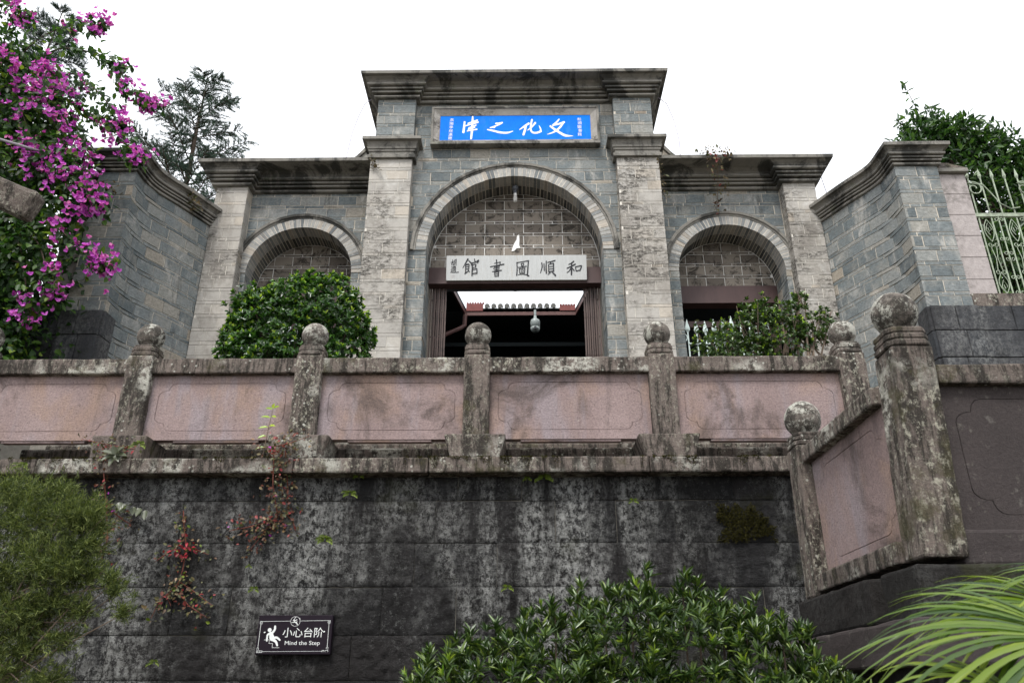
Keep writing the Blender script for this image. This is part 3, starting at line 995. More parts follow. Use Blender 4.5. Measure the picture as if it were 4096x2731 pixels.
# ------------------------------------------------------------ plastered fence posts and the low dark wall they stand on
for s in (-1, 1):
    fp = thing("fence_pillar", "pinkish grey stone fence pillar beside the grey brick pier and green iron fence" if s > 0 else "pinkish grey stone pillar behind the magenta vine", "pillar", (XC + s * 5.85, 9.0, 6.0), "stone pillars beside the piers")
    xa, xb = (5.55, 5.93) if s > 0 else (-5.98, -5.66)
    for k in range(6):
        za = 6.06 + k * .318
        rough_box(xa, xb, 8.84, 9.14, za, za + .313, .006, (3, 2, 2), .002, 6, seed=k * s).build("block", M['plaster'], fp)
    rough_box(xa - .03, xb + .03, 8.78, 9.2, 7.97, 8.03, .008, (3, 2, 1), .004, 9, seed=2).build("cap", M['cornice'], fp)
    m = MB(); m.hexa([(xa - .02, 8.79, 8.03), (xb + .03, 8.79, 8.03), (xb + .03, 9.18, 8.03), (xa - .02, 9.18, 8.03), (xa + .03, 8.86, 8.17), (xb - .16, 8.86, 8.16), (xb - .16, 9.1, 8.16), (xa + .03, 9.1, 8.17)])
    m.build("cap_top", M['lichen'], fp)
    fw = thing("dark_low_wall", "dark dressed stone wall carrying the green iron fence" if s > 0 else "dark dressed stone wall in shade below the magenta vine", "wall", (XC + s * 7, 8.9, 3.5), "dark low walls beside the piers")
    a, b = (5.535, 9.5) if s > 0 else (-9.5, -5.66)
    m = MB(); m.box(a, b, 8.78, 9.3, 3.5, 5.98); m.build("wall_core", M['mortar_d'], fw)
    for r_, (za, zb_) in enumerate(((5.95, 6.13), (5.62, 5.945), (5.27, 5.612), (4.9, 5.26), (4.4, 4.89))):
        x = a
        while x < b - .05:
            l = random.uniform(.38, .75)
            e = min(b, x + l)
            if b - e < .2: e = b
            rough_box(x + .004, e - .004, 8.72 + (.02 if r_ == 0 else 0), 8.86, za, zb_, .008, (5, 1, 3), .002, 8, .010 if r_ else 0, 14, seed=x + r_).build("stone_block", M['basalt_base'] if r_ else M['lichen'], fw)
            x = e

# ------------------------------------------------------------ green iron fence on the right
gf = thing("iron_fence", "pale green wrought iron fence with scrolls and spear tops", "fence", (6.7, 8.95, 6.13))
m = MB(); m.box(5.935, 8.6, 8.93, 8.97, 7.36, 7.41); m.build("rail", M['green_iron'], gf)
m = MB(); m.box(5.90, 8.6, 8.93, 8.97, 6.155, 6.20); m.build("rail", M['green_iron'], gf)
x = 6.03
barx = []
while x < 8.5:
    m = MB(); m.tube([(x, 8.95, 6.19), (x, 8.95, 7.98)], .0095, 6)
    m.lathe((x, 8.95, 7.97), [(.011, 0), (.024, .035), (.017, .08), (.002, .16)], 6)
    m.build("bar", M['green_iron'], gf); barx.append(x)
    x += .165


def spiral(cx, cz, r0, r1, a0, turns, n=26):
    return [(cx + (r0 + (r1 - r0) * t) * math.cos(a0 + turns * 2 * math.pi * t), 8.935, cz + (r0 + (r1 - r0) * t) * math.sin(a0 + turns * 2 * math.pi * t)) for t in (i / n for i in range(n + 1))]


for i, x in enumerate(barx[:-1]):
    c = x + .0825
    m = MB()
    if i % 2 == 0:
        for sg_ in (-1, 1):
            for zz, h in ((6.22, .3), (6.98, .34)):
                m.tube([(c + sg_ * .06 * math.sin(math.pi * t) * (1 if t < .5 else 1), 8.94, zz + h * t) for t in (k / 10 for k in range(11))], .0048, 5)
        for zz in (6.53, 6.93):
            for sg_ in (-1, 1): m.tube(spiral(c + sg_ * .036, zz, .034, .012, math.pi if sg_ > 0 else 0, sg_ * 1.2), .0048, 5)
        m.tube([(c - .03, 8.94, 6.56), (c - .01, 8.94, 6.73), (c - .035, 8.94, 6.9)], .0048, 5)
        m.tube([(c + .03, 8.94, 6.56), (c + .01, 8.94, 6.73), (c + .035, 8.94, 6.9)], .0048, 5)
        for zz in (6.33, 7.17):
            m.tube([(c, 8.94, zz - .09), (c - .04, 8.94, zz - .01), (c, 8.94, zz + .09), (c + .035, 8.94, zz), (c, 8.94, zz - .04), (c - .01, 8.94, zz + .02)], .0048, 5)
    else:
        m.tube([(c, 8.94, 6.21), (c, 8.94, 7.36)], .008, 5)
        for zz, d in ((6.24, 1), (6.45, -1), (6.72, 1), (6.8, -1), (7.02, 1), (7.31, -1)):
            for sg_ in (-1, 1): m.tube(spiral(c + sg_ * .032, zz, .03, .01, math.pi if sg_ > 0 else 0, sg_ * d * 1.1), .0045, 5)
    m.build("scroll_panel", M['green_iron'], gf)
for c0 in (6.0, 6.66, 7.32):
    m = MB()
    m.tube(spiral(c0 + .07, 7.80, .03, .115, 0, 1.35) + [(c0 + .2, 8.935, 7.86), (c0 + .28, 8.935, 7.72), (c0 + .36, 8.935, 7.56), (c0 + .48, 8.935, 7.48), (c0 + .6, 8.935, 7.5)], .008, 5)
    m.build("top_scroll", M['green_iron'], gf)

# ------------------------------------------------------------ retaining wall of rock-faced basalt with its ledge
rw = thing("retaining_wall", "dark rough basalt retaining wall spotted with pale lichen below the balustrade", "wall", (-1, 7.1, 0))
m = MB(); m.box(-8.5, 5.2, 7.014, 7.4, 0, 3.5); m.build("wall_core", M['mortar_d'], rw)
zc = [3.40, 3.188, 2.82, 2.452, 2.068, 1.722, 1.35]
for r_ in range(len(zc) - 1):
    x = -8.4 + .31 * (r_ % 2)
    while x < 5.0:
        l = random.uniform(.48, 1.12)
        x1 = min(x + l, 5.0)
        gp = random.choice((.0018, .003, .0042, .0052))
        dz = random.uniform(-.004, .004)
        nx = max(5, int((x1 - x) / .022))
        vis = -5.6 < x < 4
        o = rough_box(x + .0004, x1 - gp, 7.0 - random.uniform(0, .007), 7.1, zc[r_ + 1] + .001 + dz, zc[r_] - .001 + dz, .004, (nx if vis else 3, 1, 16 if vis else 2), .003, 9, .020, 17, seed=x * 1.7 + r_).build("stone_block", M['basalt'], rw, smooth=True)
        x = x1
x = -8.4
while x < 5.0:
    x1 = min(5.0, x + random.uniform(.75, 1.5))
    rough_box(x + .003, x1 - .003, 6.84 + random.uniform(-.006, .006), 7.3, 3.405, 3.545 + random.uniform(-.004, .004), .016, (max(4, int((x1 - x) / .07)), 3, 2), .006, 8, seed=x).build("ledge_stone", M['lichen'], rw)
    x = x1

# ------------------------------------------------------------ balustrade on the terrace edge
bal = thing("balustrade", "pink stone balustrade with ball topped posts along the terrace edge", "balustrade", (-1.8, 7.1, 3.55))


def ball_mesh(r, seed, tall=1.0):
    m = MB()
    prof = [(.55 * r, -1.04 * r * tall)] + [(r * math.sin(t), -r * tall * math.cos(t)) for t in (math.pi * (.2 + .8 * k / 14) for k in range(15))]
    prof[-1] = (.01, prof[-1][1])
    m.lathe((0, 0, 0), prof, 28)
    m.v = [tuple(Vector(v) * (1 + .022 * fbm(Vector(v) + Vector((seed, 0, 0)), 9))) for v in m.v]
    return m.mesh("ball_finial", M['ball'], smooth=True)


def neck(m, cx, cy, wd, z, hts):
    """stacked squared rings under the ball"""
    for (w_, h) in hts:
        hw = wd * w_ / 2; c = hw * .32
        poly = [(cx - hw + c, cy - hw), (cx + hw - c, cy - hw), (cx + hw, cy - hw + c), (cx + hw, cy + hw - c), (cx + hw - c, cy + hw), (cx - hw + c, cy + hw), (cx - hw, cy + hw - c), (cx - hw, cy - hw + c)]
        cen = Vector((cx, cy))
        vs = []
        for k, (zz, sc_) in enumerate(((z, .94), (z + h * .2, 1), (z + h * .75, 1), (z + h, .93))):
            for px, py in poly:
                q = cen + (Vector((px, py)) - cen) * sc_
                vs.append((q.x, q.y, zz + .002 * mnoise.noise(Vector((q.x * 20, q.y * 20, z)))))
        fs = [tuple(reversed(range(8))), tuple(range(24, 32))]
        for k in range(3): fs += [(k * 8 + i, k * 8 + (i + 1) % 8, (k + 1) * 8 + (i + 1) % 8, (k + 1) * 8 + i) for i in range(8)]
        m.add(vs, fs); z += h
    return z


def make_post(parent, cx, cy, wd, z0, zneck, hts, zball, rb, seed, tall=1.0, lean=0.0):
    sh = rough_box(cx - wd / 2, cx + wd / 2, cy - wd / 2, cy + wd / 2, z0, zneck, .016, (5, 4, 14), .006, 9, seed=seed)
    if lean: sh.v = [(x - lean * (zneck - z), y, z) for x, y, z in sh.v]
    p = sh.build("post", M['lichen'], parent)
    m = MB(); neck(m, cx, cy, wd * 1.0, zneck + .001, hts); m.build("neck_rings", M['lichen'], p)
    put(ball_mesh(rb, seed, tall), "ball_finial", p, (cx, cy, zball))
    return p


def panel(parent, A, B, z0, z1, thick, seed, inset=.10, name="panel", mat="panel"):
    """slab from plan point A to B (outside on the right) with the cusped outline cut into its face"""
    A, B = Vector(A), Vector(B)
    Lg = (B - A).length; fr = Frame(A.x, A.y, (B - A).x, (B - A).y)
    hw, hh = Lg / 2, (z1 - z0) / 2
    a, b = hw - inset, hh - inset * .9
    c = min(.13, b * .5)
    q = []
    corner = [(a - c * 1.35, b)] + [(a - c * 1.35 + c * .55 * math.sin(t), b - c * .55 * (1 - math.cos(t))) for t in (.5, 1.0, 1.5)]
    corner += [(a - c * .78, b - c * .62)] + [(a - c * .72 + c * .72 * math.sin(t), b - c * .62 - c * .5 * (1 - math.cos(t))) for t in (.2, .7, 1.2, 1.57)]
    corner = [(x, z) for x, z in corner]
    top = [(a - c * 1.35, b)]
    quad = corner
    loop = []
    loop += [(-x, z) for x, z in reversed(quad)]      # left top, walking right
    k = 8
    xa = a - c * 1.35
    loop += [(-xa + 2 * xa * i / k, b) for i in range(1, k)]
    loop += quad
    zb_ = quad[-1][1]
    loop += [(a, zb_ - 2 * zb_ * i / 4) for i in range(1, 4)]
    loop += [(x, -z) for x, z in reversed(quad)]
    loop += [(xa - 2 * xa * i / k, -b) for i in range(1, k)]
    loop += [(-x, -z) for x, z in quad]
    loop += [(-a, -zb_ + 2 * zb_ * i / 4) for i in range(1, 4)]
    n = len(loop)

    def rectp(x, z):
        t = min(hw / max(abs(x), 1e-6), hh / max(abs(z), 1e-6)); return (x * t, z * t)
    vs = []; g = .003
    RP = [rectp(x, z) for x, z in loop]
    for sx in (-1, 1):
        for sz in (-1, 1):
            j = min(range(n), key=lambda i: (RP[i][0] - sx * hw) ** 2 + (RP[i][1] - sz * hh) ** 2)
            RP[j] = (sx * hw, sz * hh)

    def P(x, z, y): 
        w_ = fr.at(hw + x, z0 + hh + z); wob = .004 * fbm(w_ + Vector((seed, 0, 0)), 4)
        return w_ - fr.n * (y + (wob if y < .03 else 0))
    def shr(x, z, d):
        l = math.hypot(x, z); return x * (1 - d / l), z * (1 - d / l)
    for x, z in RP: vs.append(P(x, z, 0))
    for x, z in loop: vs.append(P(*shr(x, z, -g), 0))
    for x, z in loop: vs.append(P(*shr(x, z, -g * .6), .007))
    for x, z in loop: vs.append(P(*shr(x, z, g * .6), .007))
    for x, z in loop: vs.append(P(*shr(x, z, g), 0))
    fs = []
    for r_ in range(4):
        for i in range(n): fs.append((r_ * n + i, (r_ + 1) * n + i, (r_ + 1) * n + (i + 1) % n, r_ * n + (i + 1) % n))
    cidx = len(vs); vs.append(P(0, 0, 0))
    for i in range(n): fs.append((4 * n + i, cidx, 4 * n + (i + 1) % n))
    for x, z in RP: vs.append(P(x, z, thick))
    for i in range(n): fs.append((i, (i + 1) % n, cidx + 1 + (i + 1) % n, cidx + 1 + i))
    m = MB(); m.add(vs, fs)
    return m.build(name, M[mat], parent)


PX = [-6.88, -5.26, -3.65, -2.025, -.42, 1.335, 3.14]
for i, x in enumerate(PX):
    make_post(bal, x, 7.105, .25 if i != 4 else .245, 3.775, 4.60, [(1.0, .045), (.98, .05), (.9, .02)], 4.845, .13, i * 3.1 + 1)
    wt, wb = (.56, .44) if i != 2 else (.50, .46)
    m = rough_box(x - wt / 2, x + wt / 2, 6.89, 7.32, 3.55, 3.772, .014, (6, 4, 4), .006, 8, seed=i * 2.2)
    m.v = [(x + (vx - x) * (wb / wt + (1 - wb / wt) * (vz - 3.55) / .222), vy, vz) for vx, vy, vz in m.v]
    m.build("base_block", M['lichen'], bal)
for i, (a, b) in enumerate(zip(PX, PX[1:])):
    a += .115; b -= .115
    rough_box(a, b, 6.995, 7.225, 4.415, 4.57, .014, (18, 3, 3), .006, 8, seed=i * 1.9).build("rail", M['lichen'], bal)
    panel(bal, (a - .01, 7.065), (b + .01, 7.065), 3.775, 4.425, .09, i * 2.7)
    m = MB(); m.box(a + .3, b - .3, 7.075, 7.14, 3.755, 3.78)
    m.build("under_panel", M['panel'], bal)

# ------------------------------------------------------------ stair balustrade on the right, nearer the viewer
sb = thing("stair_balustrade", "near stone stair balustrade with a big ball topped corner post at right", "balustrade", (2.5, 5.0, 0))
make_post(sb, 2.355, 4.535, .252, 2.29, 3.535, [(1.06, .045), (1.03, .042), (1.0, .042)], 3.80, .138, 21.0, 1.04, lean=.05)
make_post(sb, 2.262, 6.12, .245, 2.26, 3.395, [(1.04, .04), (1.02, .036), (.98, .03)], 3.635, .142, 24.0, 1.06, lean=.015)
rough_box(2.165, 2.40, 4.655, 6.0, 3.245, 3.365, .014, (3, 16, 3), .006, 8, seed=31).build("rail", M['lichen'], sb)
panel(sb, (2.235, 6.0), (2.235, 4.65), 2.41, 3.25, .09, 33)
rough_box(2.135, 2.40, 4.655, 6.0, 2.29, 2.415, .014, (3, 16, 3), .006, 8, seed=35).build("bottom_rail", M['lichen'], sb)
rough_box(2.478, 4.3, 4.42, 4.66, 3.295, 3.42, .014, (16, 3, 3), .006, 8, seed=37).build("rail", M['lichen'], sb)
tag(panel(sb, (2.45, 4.48), (4.25, 4.48), 2.44, 3.305, .09, 39, mat='grime_shade'), "dark panel at the right edge, grime and shade in its colour")
rough_box(2.40, 4.3, 4.44, 4.66, 2.25, 2.445, .02, (16, 3, 3), .006, 8, seed=41).build("bottom_rail", M['grime_shade'], sb)
m = rough_box(2.06, 4.3, 4.30, 4.76, 1.93, 2.24, .02, (16, 5, 4), .006, 8, seed=43); m.build("base_block", M['basalt_shaded'], sb)
m = rough_box(2.07, 2.45, 4.94, 6.28, 1.985, 2.25, .02, (4, 12, 4), .008, 8, seed=45); m.build("base_block", M['basalt_shaded'], sb)
rough_box(1.96, 2.55, 4.25, 6.4, 1.74, 1.97, .02, (4, 18, 3), .008, 8, seed=47).build("ledge_stone", M['grime_shade'], sb)
rough_box(2.552, 4.3, 4.25, 4.9, 1.74, 1.928, .02, (14, 4, 3), .008, 8, seed=49).build("ledge_stone", M['grime_shade'], sb)
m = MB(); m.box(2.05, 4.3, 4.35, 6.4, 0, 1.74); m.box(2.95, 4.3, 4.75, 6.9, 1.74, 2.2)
m.build("base_wall", M['basalt_shaded'], sb)

# ------------------------------------------------------------ signs and lettering
def stroke(m, pts, wd, place, lift, mi=0):
    """one brush or pen stroke as a flat ribbon with round ends; place(u, v, lift) -> world point"""
    P = catmull([(p[0], p[1]) for p in pts], 5) if len(pts) > 2 else [Vector(pts[0][:2]).lerp(Vector(pts[1][:2]), t / 4) for t in range(5)]
    if hasattr(wd, '__len__'):
        W = [wd[0] + (wd[-1] - wd[0]) * i / (len(P) - 1) for i in range(len(P))] if len(wd) == 2 else [np.interp(i / (len(P) - 1), np.linspace(0, 1, len(wd)), wd) for i in range(len(P))]
    else: W = [wd] * len(P)
    L_, R_ = [], []
    for i, p in enumerate(P):
        d = P[min(i + 1, len(P) - 1)] - P[max(i - 1, 0)]
        d = d.normalized() if d.length > 1e-6 else Vector((1, 0))
        nn = Vector((-d.y, d.x)) * W[i] / 2
        L_.append(p + nn); R_.append(p - nn)
    d0 = (P[0] - P[1]).normalized(); d1 = (P[-1] - P[-2]).normalized()

    def cap(c, d, w_):
        nn = Vector((-d.y, d.x))
        return [c + (nn * math.cos(t) + d * math.sin(t)) * w_ / 2 for t in (math.pi * k / 5 for k in range(1, 5))]
    poly = L_ + [q for q in reversed([])]
    vs = [place(p.x, p.y, lift) for p in L_] + [place(p.x, p.y, lift) for p in R_]
    n = len(P)
    fs = [(i, i + 1, n + i + 1, n + i) for i in range(n - 1)]
    for c, d, w_, a, b in ((P[0], d0, W[0], n, 0), (P[-1], d1, W[-1], n - 1, 2 * n - 1)):
        k = len(vs); q = cap(c, d, w_)
        if a == n: q = q[::-1]; order = [0] + list(range(k, k + 4))[::-1] + [n]
        else: order = [n - 1] + list(range(k, k + 4)) + [2 * n - 1]
        if a == n: q = cap(c, d, w_); order = [n] + list(range(k, k + 4)) + [0]
        vs += [place(p.x, p.y, lift) for p in q]
        fs.append(tuple(order))
    m.add(vs, fs, mi)


def strokes(name, lst, place, mat, parent, lift0=.002):
    m = MB()
    for i, (pts, wd) in enumerate(lst): stroke(m, pts, wd, place, lift0 + i * .00025)
    return m.build(name, mat, parent)


def text_mesh(body, size, mat, name):
    cu = bpy.data.curves.new("text", 'FONT')
    cu.body = body; cu.size = size; cu.align_x = 'CENTER'; cu.align_y = 'CENTER'; cu.resolution_u = 3
    o = bpy.data.objects.new("text", cu); col.objects.link(o)
    bpy.context.view_layer.update()
    me = bpy.data.meshes.new_from_object(o.evaluated_get(bpy.context.evaluated_depsgraph_get()))
    bpy.data.objects.remove(o); bpy.data.curves.remove(cu)
    me.name = name
    me.materials.clear(); me.materials.append(mat)
    return me


def text_at(body, size, mat, parent, at, name="lettering", width=None, bold=0.0, rz=0.0):
    me = text_mesh(body, size, mat, name)
    if width and len(me.vertices):
        xs = [v.co.x for v in me.vertices]; f = width / (max(xs) - min(xs))
        for v in me.vertices: v.co.x *= f
    return put(me, name, parent, at, (R(90), 0, 0))


# blue plaque with brush characters
bs = thing("name_plaque", "bright blue plaque with big white brush characters above the arch", "sign", (XC, 9.96, 9.36))
bx0, bx1, bz0, bz1 = XC - 1.155, XC + 1.185, 9.465, 9.935
m = MB(); m.box(bx0 - .01, bx1 + .01, 9.95, 9.995, bz0 - .01, bz1 + .01); m.build("blue_panel", M['blue'], bs)
for nm, vs in (("frame_top", [(bx0 - .10, 9.90, bz1 + .10), (bx1 + .10, 9.90, bz1 + .10), (bx1 + .004, 9.945, bz1), (bx0 - .004, 9.945, bz1)]),
               ("frame_bottom", [(bx0 - .004, 9.945, bz0), (bx1 + .004, 9.945, bz0), (bx1 + .10, 9.90, bz0 - .085), (bx0 - .10, 9.90, bz0 - .085)]),
               ("frame_side", [(bx0 - .10, 9.90, bz0 - .085), (bx0 - .004, 9.945, bz0), (bx0 - .004, 9.945, bz1), (bx0 - .10, 9.90, bz1 + .10)]),
               ("frame_side", [(bx1 + .004, 9.945, bz0), (bx1 + .10, 9.90, bz0 - .085), (bx1 + .10, 9.90, bz1 + .10), (bx1 + .004, 9.945, bz1)])):
    c = Vector((sum(v[0] for v in vs) / 4, 0, sum(v[2] for v in vs) / 4))
    m = MB()
    o2 = []
    for x, y, z in vs:
        far = y < 9.92
        o2.append((x + ((.025 if x > XC else -.025) if far else 0), y + (.0 if far else .02), z + ((.02 if z > 9.7 else -.02) if far else 0)))
    front = [v for v in vs]
    # lip, slope and outer side as one moulded bar
    A, B, C, D = vs
    m.add(vs, [(0, 1, 2, 3)])
    bk = [(x, 10.0, z) for x, y, z in vs]
    m.add(vs + bk, [(0, 1, 5, 4), (1, 2, 6, 5), (2, 3, 7, 6), (3, 0, 4, 7)])
    m.build(nm, M['lime'] if nm != "frame_bottom" else M['cornice'], bs)
m = MB()
m.box(bx0 - .135, bx1 + .135, 9.885, 9.99, bz1 + .10, bz1 + .132); m.box(bx0 - .135, bx1 + .135, 9.87, 9.99, bz0 - .125, bz0 - .086)
m.box(bx0 - .135, bx0 - .101, 9.887, 9.99, bz0 - .085, bz1 + .099); m.box(bx1 + .101, bx1 + .135, 9.887, 9.99, bz0 - .085, bz1 + .099)
m.build("outer_lip", M['cornice'], bs)
pb = lambda u, v, l: (bx0 + (u - 95) / 2120 * (bx1 - bx0), 9.95 - l, bz0 + (503 - v) / 352 * (bz1 - bz0))
strokes("character", [([(436, 240), (432, 310), (424, 388)], [26, 32]), ([(440, 303), (478, 288)], [16, 10]), ([(486, 262), (555, 240), (616, 216)], [18, 24]), ([(452, 296), (540, 272), (628, 245)], [14, 22]),
                      ([(600, 222), (590, 262)], [20, 16]), ([(497, 330), (550, 308), (598, 290)], [16, 20]), ([(490, 350), (540, 335), (582, 318)], [14, 18]), ([(478, 374), (545, 360), (612, 350)], [14, 20]),
                      ([(550, 165), (548, 250), (545, 350), (535, 482)], [22, 32, 32, 26])], pb, M['white'], bs)
strokes("character", [([(882, 266), (925, 264), (970, 254)], [24, 22]), ([(962, 262), (890, 297), (802, 326)], [22, 20, 14]), ([(800, 330), (835, 322), (862, 322)], [10, 22]), ([(765, 354), (840, 370), (940, 396), (1040, 402), (1120, 380)], [16, 26, 28, 26, 10])], pb, M['white'], bs)
strokes("character", [([(1345, 270), (1285, 310), (1218, 356)], [30, 26, 12]), ([(1305, 305), (1290, 370), (1270, 430)], [28, 32, 28]), ([(1392, 215), (1378, 290), (1374, 360), (1400, 400), (1460, 405), (1515, 385)], [24, 28, 24, 24, 26, 28]), ([(1512, 388), (1512, 350), (1492, 302)], [26, 20, 8]),
                      ([(1438, 262), (1395, 315), (1330, 368)], [28, 22, 10])], pb, M['white'], bs)
strokes("character", [([(1776, 212), (1740, 255), (1692, 298)], [18, 26, 30]), ([(1695, 296), (1770, 280), (1845, 255)], [24, 24, 30]), ([(1830, 268), (1780, 335), (1700, 395), (1610, 428)], [28, 28, 24, 8]), ([(1652, 312), (1700, 350), (1780, 405), (1860, 448), (1965, 455)], [26, 30, 32, 34, 6])], pb, M['white'], bs)
for i, ch in enumerate("和順圖書館"): text_at(ch, .066, M['white'], bs, pb(2062 + (i % 2) * 6, 218 + i * 54, .003), "character")
for i, ch in enumerate("高陽李煜瀛題"): text_at(ch, .064, M['white'], bs, pb(255 - i * 3, 212 + i * 53, .003), "character")

# white name board over the door
wb = thing("name_board", "weathered white board with black brush characters on the door beam", "sign", (XC, 10.33, 7.22))
wx0, wx1, wz0, wz1 = XC - 1.015, XC + 1.065, 7.222, 7.60
ty0, ty1 = 10.345, 10.275
m = MB(); m.hexa([(wx0, ty0, wz0), (wx1, ty0, wz0), (wx1, ty0 + .03, wz0), (wx0, ty0 + .03, wz0), (wx0, ty1, wz1), (wx1, ty1, wz1), (wx1, ty1 + .03, wz1), (wx0, ty1 + .03, wz1)])
m.build("board", M['board'], wb)


def pw(u, v, l):
    t = (412 - v) / 320
    return (wx0 + (u - 130) / 2034 * (wx1 - wx0), ty0 + (ty1 - ty0) * t - l, wz0 + t * (wz1 - wz0))


ink = M['ink']
strokes("character", [([(1978, 178), (1948, 200), (1908, 216)], [20, 14]), ([(1882, 266), (1940, 242), (2000, 214)], [16, 20]), ([(1948, 196), (1948, 270), (1942, 348)], [20, 22]), ([(1940, 262), (1912, 300), (1876, 324)], [20, 8]), ([(1956, 262), (1982, 296)], [10, 18]),
                      ([(2002, 246), (2012, 302)], [14, 16]), ([(2002, 250), (2050, 240), (2092, 236), (2066, 296)], [14, 18]), ([(2012, 302), (2064, 292)], [14, 12])], pw, ink, wb)
strokes("character", [([(1516, 194), (1520, 250), (1494, 326)], [18, 18, 10]), ([(1548, 204), (1552, 292)], [16, 16]), ([(1582, 172), (1578, 250), (1580, 328)], [16, 20]), ([(1602, 188), (1655, 178), (1708, 164)], [14, 18]), ([(1652, 182), (1632, 212)], [12, 10]),
                      ([(1614, 216), (1616, 312)], [14, 14]), ([(1614, 216), (1684, 200)], [12, 14]), ([(1686, 202), (1686, 304)], [18, 18]), ([(1622, 246), (1680, 238)], 10), ([(1622, 276), (1680, 270)], 10), ([(1618, 308), (1684, 300)], 12), ([(1636, 318), (1604, 346)], [16, 10]), ([(1660, 310), (1712, 358)], [12, 22])], pw, ink, wb)
strokes("character", [([(1156, 186), (1158, 270), (1152, 354)], [16, 18]), ([(1150, 190), (1240, 178), (1326, 164)], [12, 16]), ([(1322, 166), (1314, 260), (1308, 350), (1326, 360)], [18, 20]), ([(1172, 346), (1240, 340), (1308, 348)], [8, 14]),
                      ([(1216, 204), (1220, 230)], 11), ([(1216, 206), (1254, 198), (1250, 226)], 11), ([(1220, 230), (1250, 226)], 9), ([(1174, 252), (1292, 236)], [10, 13]), ([(1234, 228), (1236, 262)], 11), ([(1190, 268), (1196, 328)], 13), ([(1190, 268), (1270, 260)], 11), ([(1270, 260), (1264, 324)], 14), ([(1196, 328), (1264, 322)], 11),
                      ([(1216, 286), (1219, 308)], 8), ([(1216, 286), (1246, 282), (1243, 306)], 8), ([(1219, 308), (1243, 306)], 7)], pw, ink, wb)
strokes("character", [([(858, 152), (862, 220), (858, 294)], [18, 16]), ([(828, 196), (914, 180)], [10, 14]), ([(914, 182), (902, 228)], [14, 12]), ([(770, 240), (860, 226), (966, 208)], [14, 14, 18]), ([(824, 246), (906, 232)], 9), ([(812, 264), (904, 250)], 10), ([(830, 282), (900, 272)], 10), ([(800, 302), (930, 288)], [12, 14]),
                      ([(830, 312), (836, 366)], 13), ([(832, 314), (890, 306)], 11), ([(890, 306), (884, 364)], 15), ([(836, 338), (884, 334)], 10), ([(836, 364), (884, 360)], 11)], pw, ink, wb)
strokes("character", [([(442, 138), (410, 190), (368, 256)], [22, 20, 8]), ([(446, 152), (494, 194)], [10, 22]), ([(418, 206), (452, 200)], 10), ([(410, 218), (412, 320)], 15), ([(412, 218), (460, 208)], 11), ([(460, 210), (456, 266)], 14), ([(414, 242), (456, 236)], 10), ([(414, 268), (456, 264)], 10), ([(402, 326), (456, 290)], [18, 10]), ([(442, 272), (464, 302)], [10, 16]),
                      ([(538, 138), (546, 168)], [12, 18]), ([(500, 188), (492, 218)], 14), ([(500, 192), (560, 176), (600, 156), (580, 192)], [12, 16, 18, 10]), ([(508, 210), (504, 352)], 18), ([(512, 216), (560, 206)], 11), ([(560, 208), (554, 246)], 14), ([(512, 252), (556, 246)], 11), ([(510, 278), (572, 266)], 12), ([(574, 266), (576, 322)], 16), ([(508, 330), (576, 322)], 14)], pw, ink, wb)
strokes("character", [([(196, 182), (242, 164)], 9), ([(219, 146), (220, 192)], 9), ([(204, 196), (208, 218)], 8), ([(204, 196), (236, 188), (232, 213)], 8), ([(208, 218), (232, 213)], 7), ([(251, 150), (249, 200), (238, 222)], [9, 6]), ([(251, 152), (274, 138)], 8), ([(273, 140), (270, 220)], 10), ([(252, 172), (270, 166)], 6), ([(252, 192), (270, 187)], 6)], pw, ink, wb)
strokes("character", [([(206, 236), (212, 246)], 9), ([(212, 258), (202, 280), (208, 296), (194, 312)], 8), ([(192, 308), (240, 312), (306, 308)], [6, 12]), ([(222, 240), (264, 232)], 8), ([(242, 226), (242, 238)], 8), ([(226, 250), (222, 302)], 8), ([(226, 250), (266, 243)], 8), ([(266, 243), (263, 302)], 9), ([(232, 268), (257, 264)], 6), ([(244, 254), (245, 280)], 6), ([(235, 282), (254, 279), (252, 295), (236, 297), (235, 282)], 5)], pw, ink, wb)
strokes("seal_mark", [([(214, 346), (254, 344)], 2.5), ([(254, 344), (256, 374)], 2.5), ([(256, 374), (214, 376)], 2.5), ([(214, 376), (214, 346)], 2.5), ([(222, 362), (248, 356)], 2.5), ([(234, 350), (236, 372)], 2.5)], pw, M['seal'], wb)

# the warning sign screwed to the basalt wall
ms = thing("warning_sign", "small dark sign with a slipping figure and Mind the Step on the basalt wall", "sign", (-1.875, 6.94, 1.93))
sx0, sx1, sz0, sz1 = -2.183, -1.568, 1.918, 2.222
rough_box(sx0, sx1, 6.925, 6.985, sz0, sz1, .004, (2, 1, 2), .0005, 5).build("board", M['signface'], ms)


def pm(x, y, l):
    u = (x - 240 + (y - 170) * .078) / 1925; v = 1 - (y - 170 - (x - 240) * .034) / 1012
    return (sx0 + u * (sx1 - sx0), 6.925 - l, sz0 + v * (sz1 - sz0))


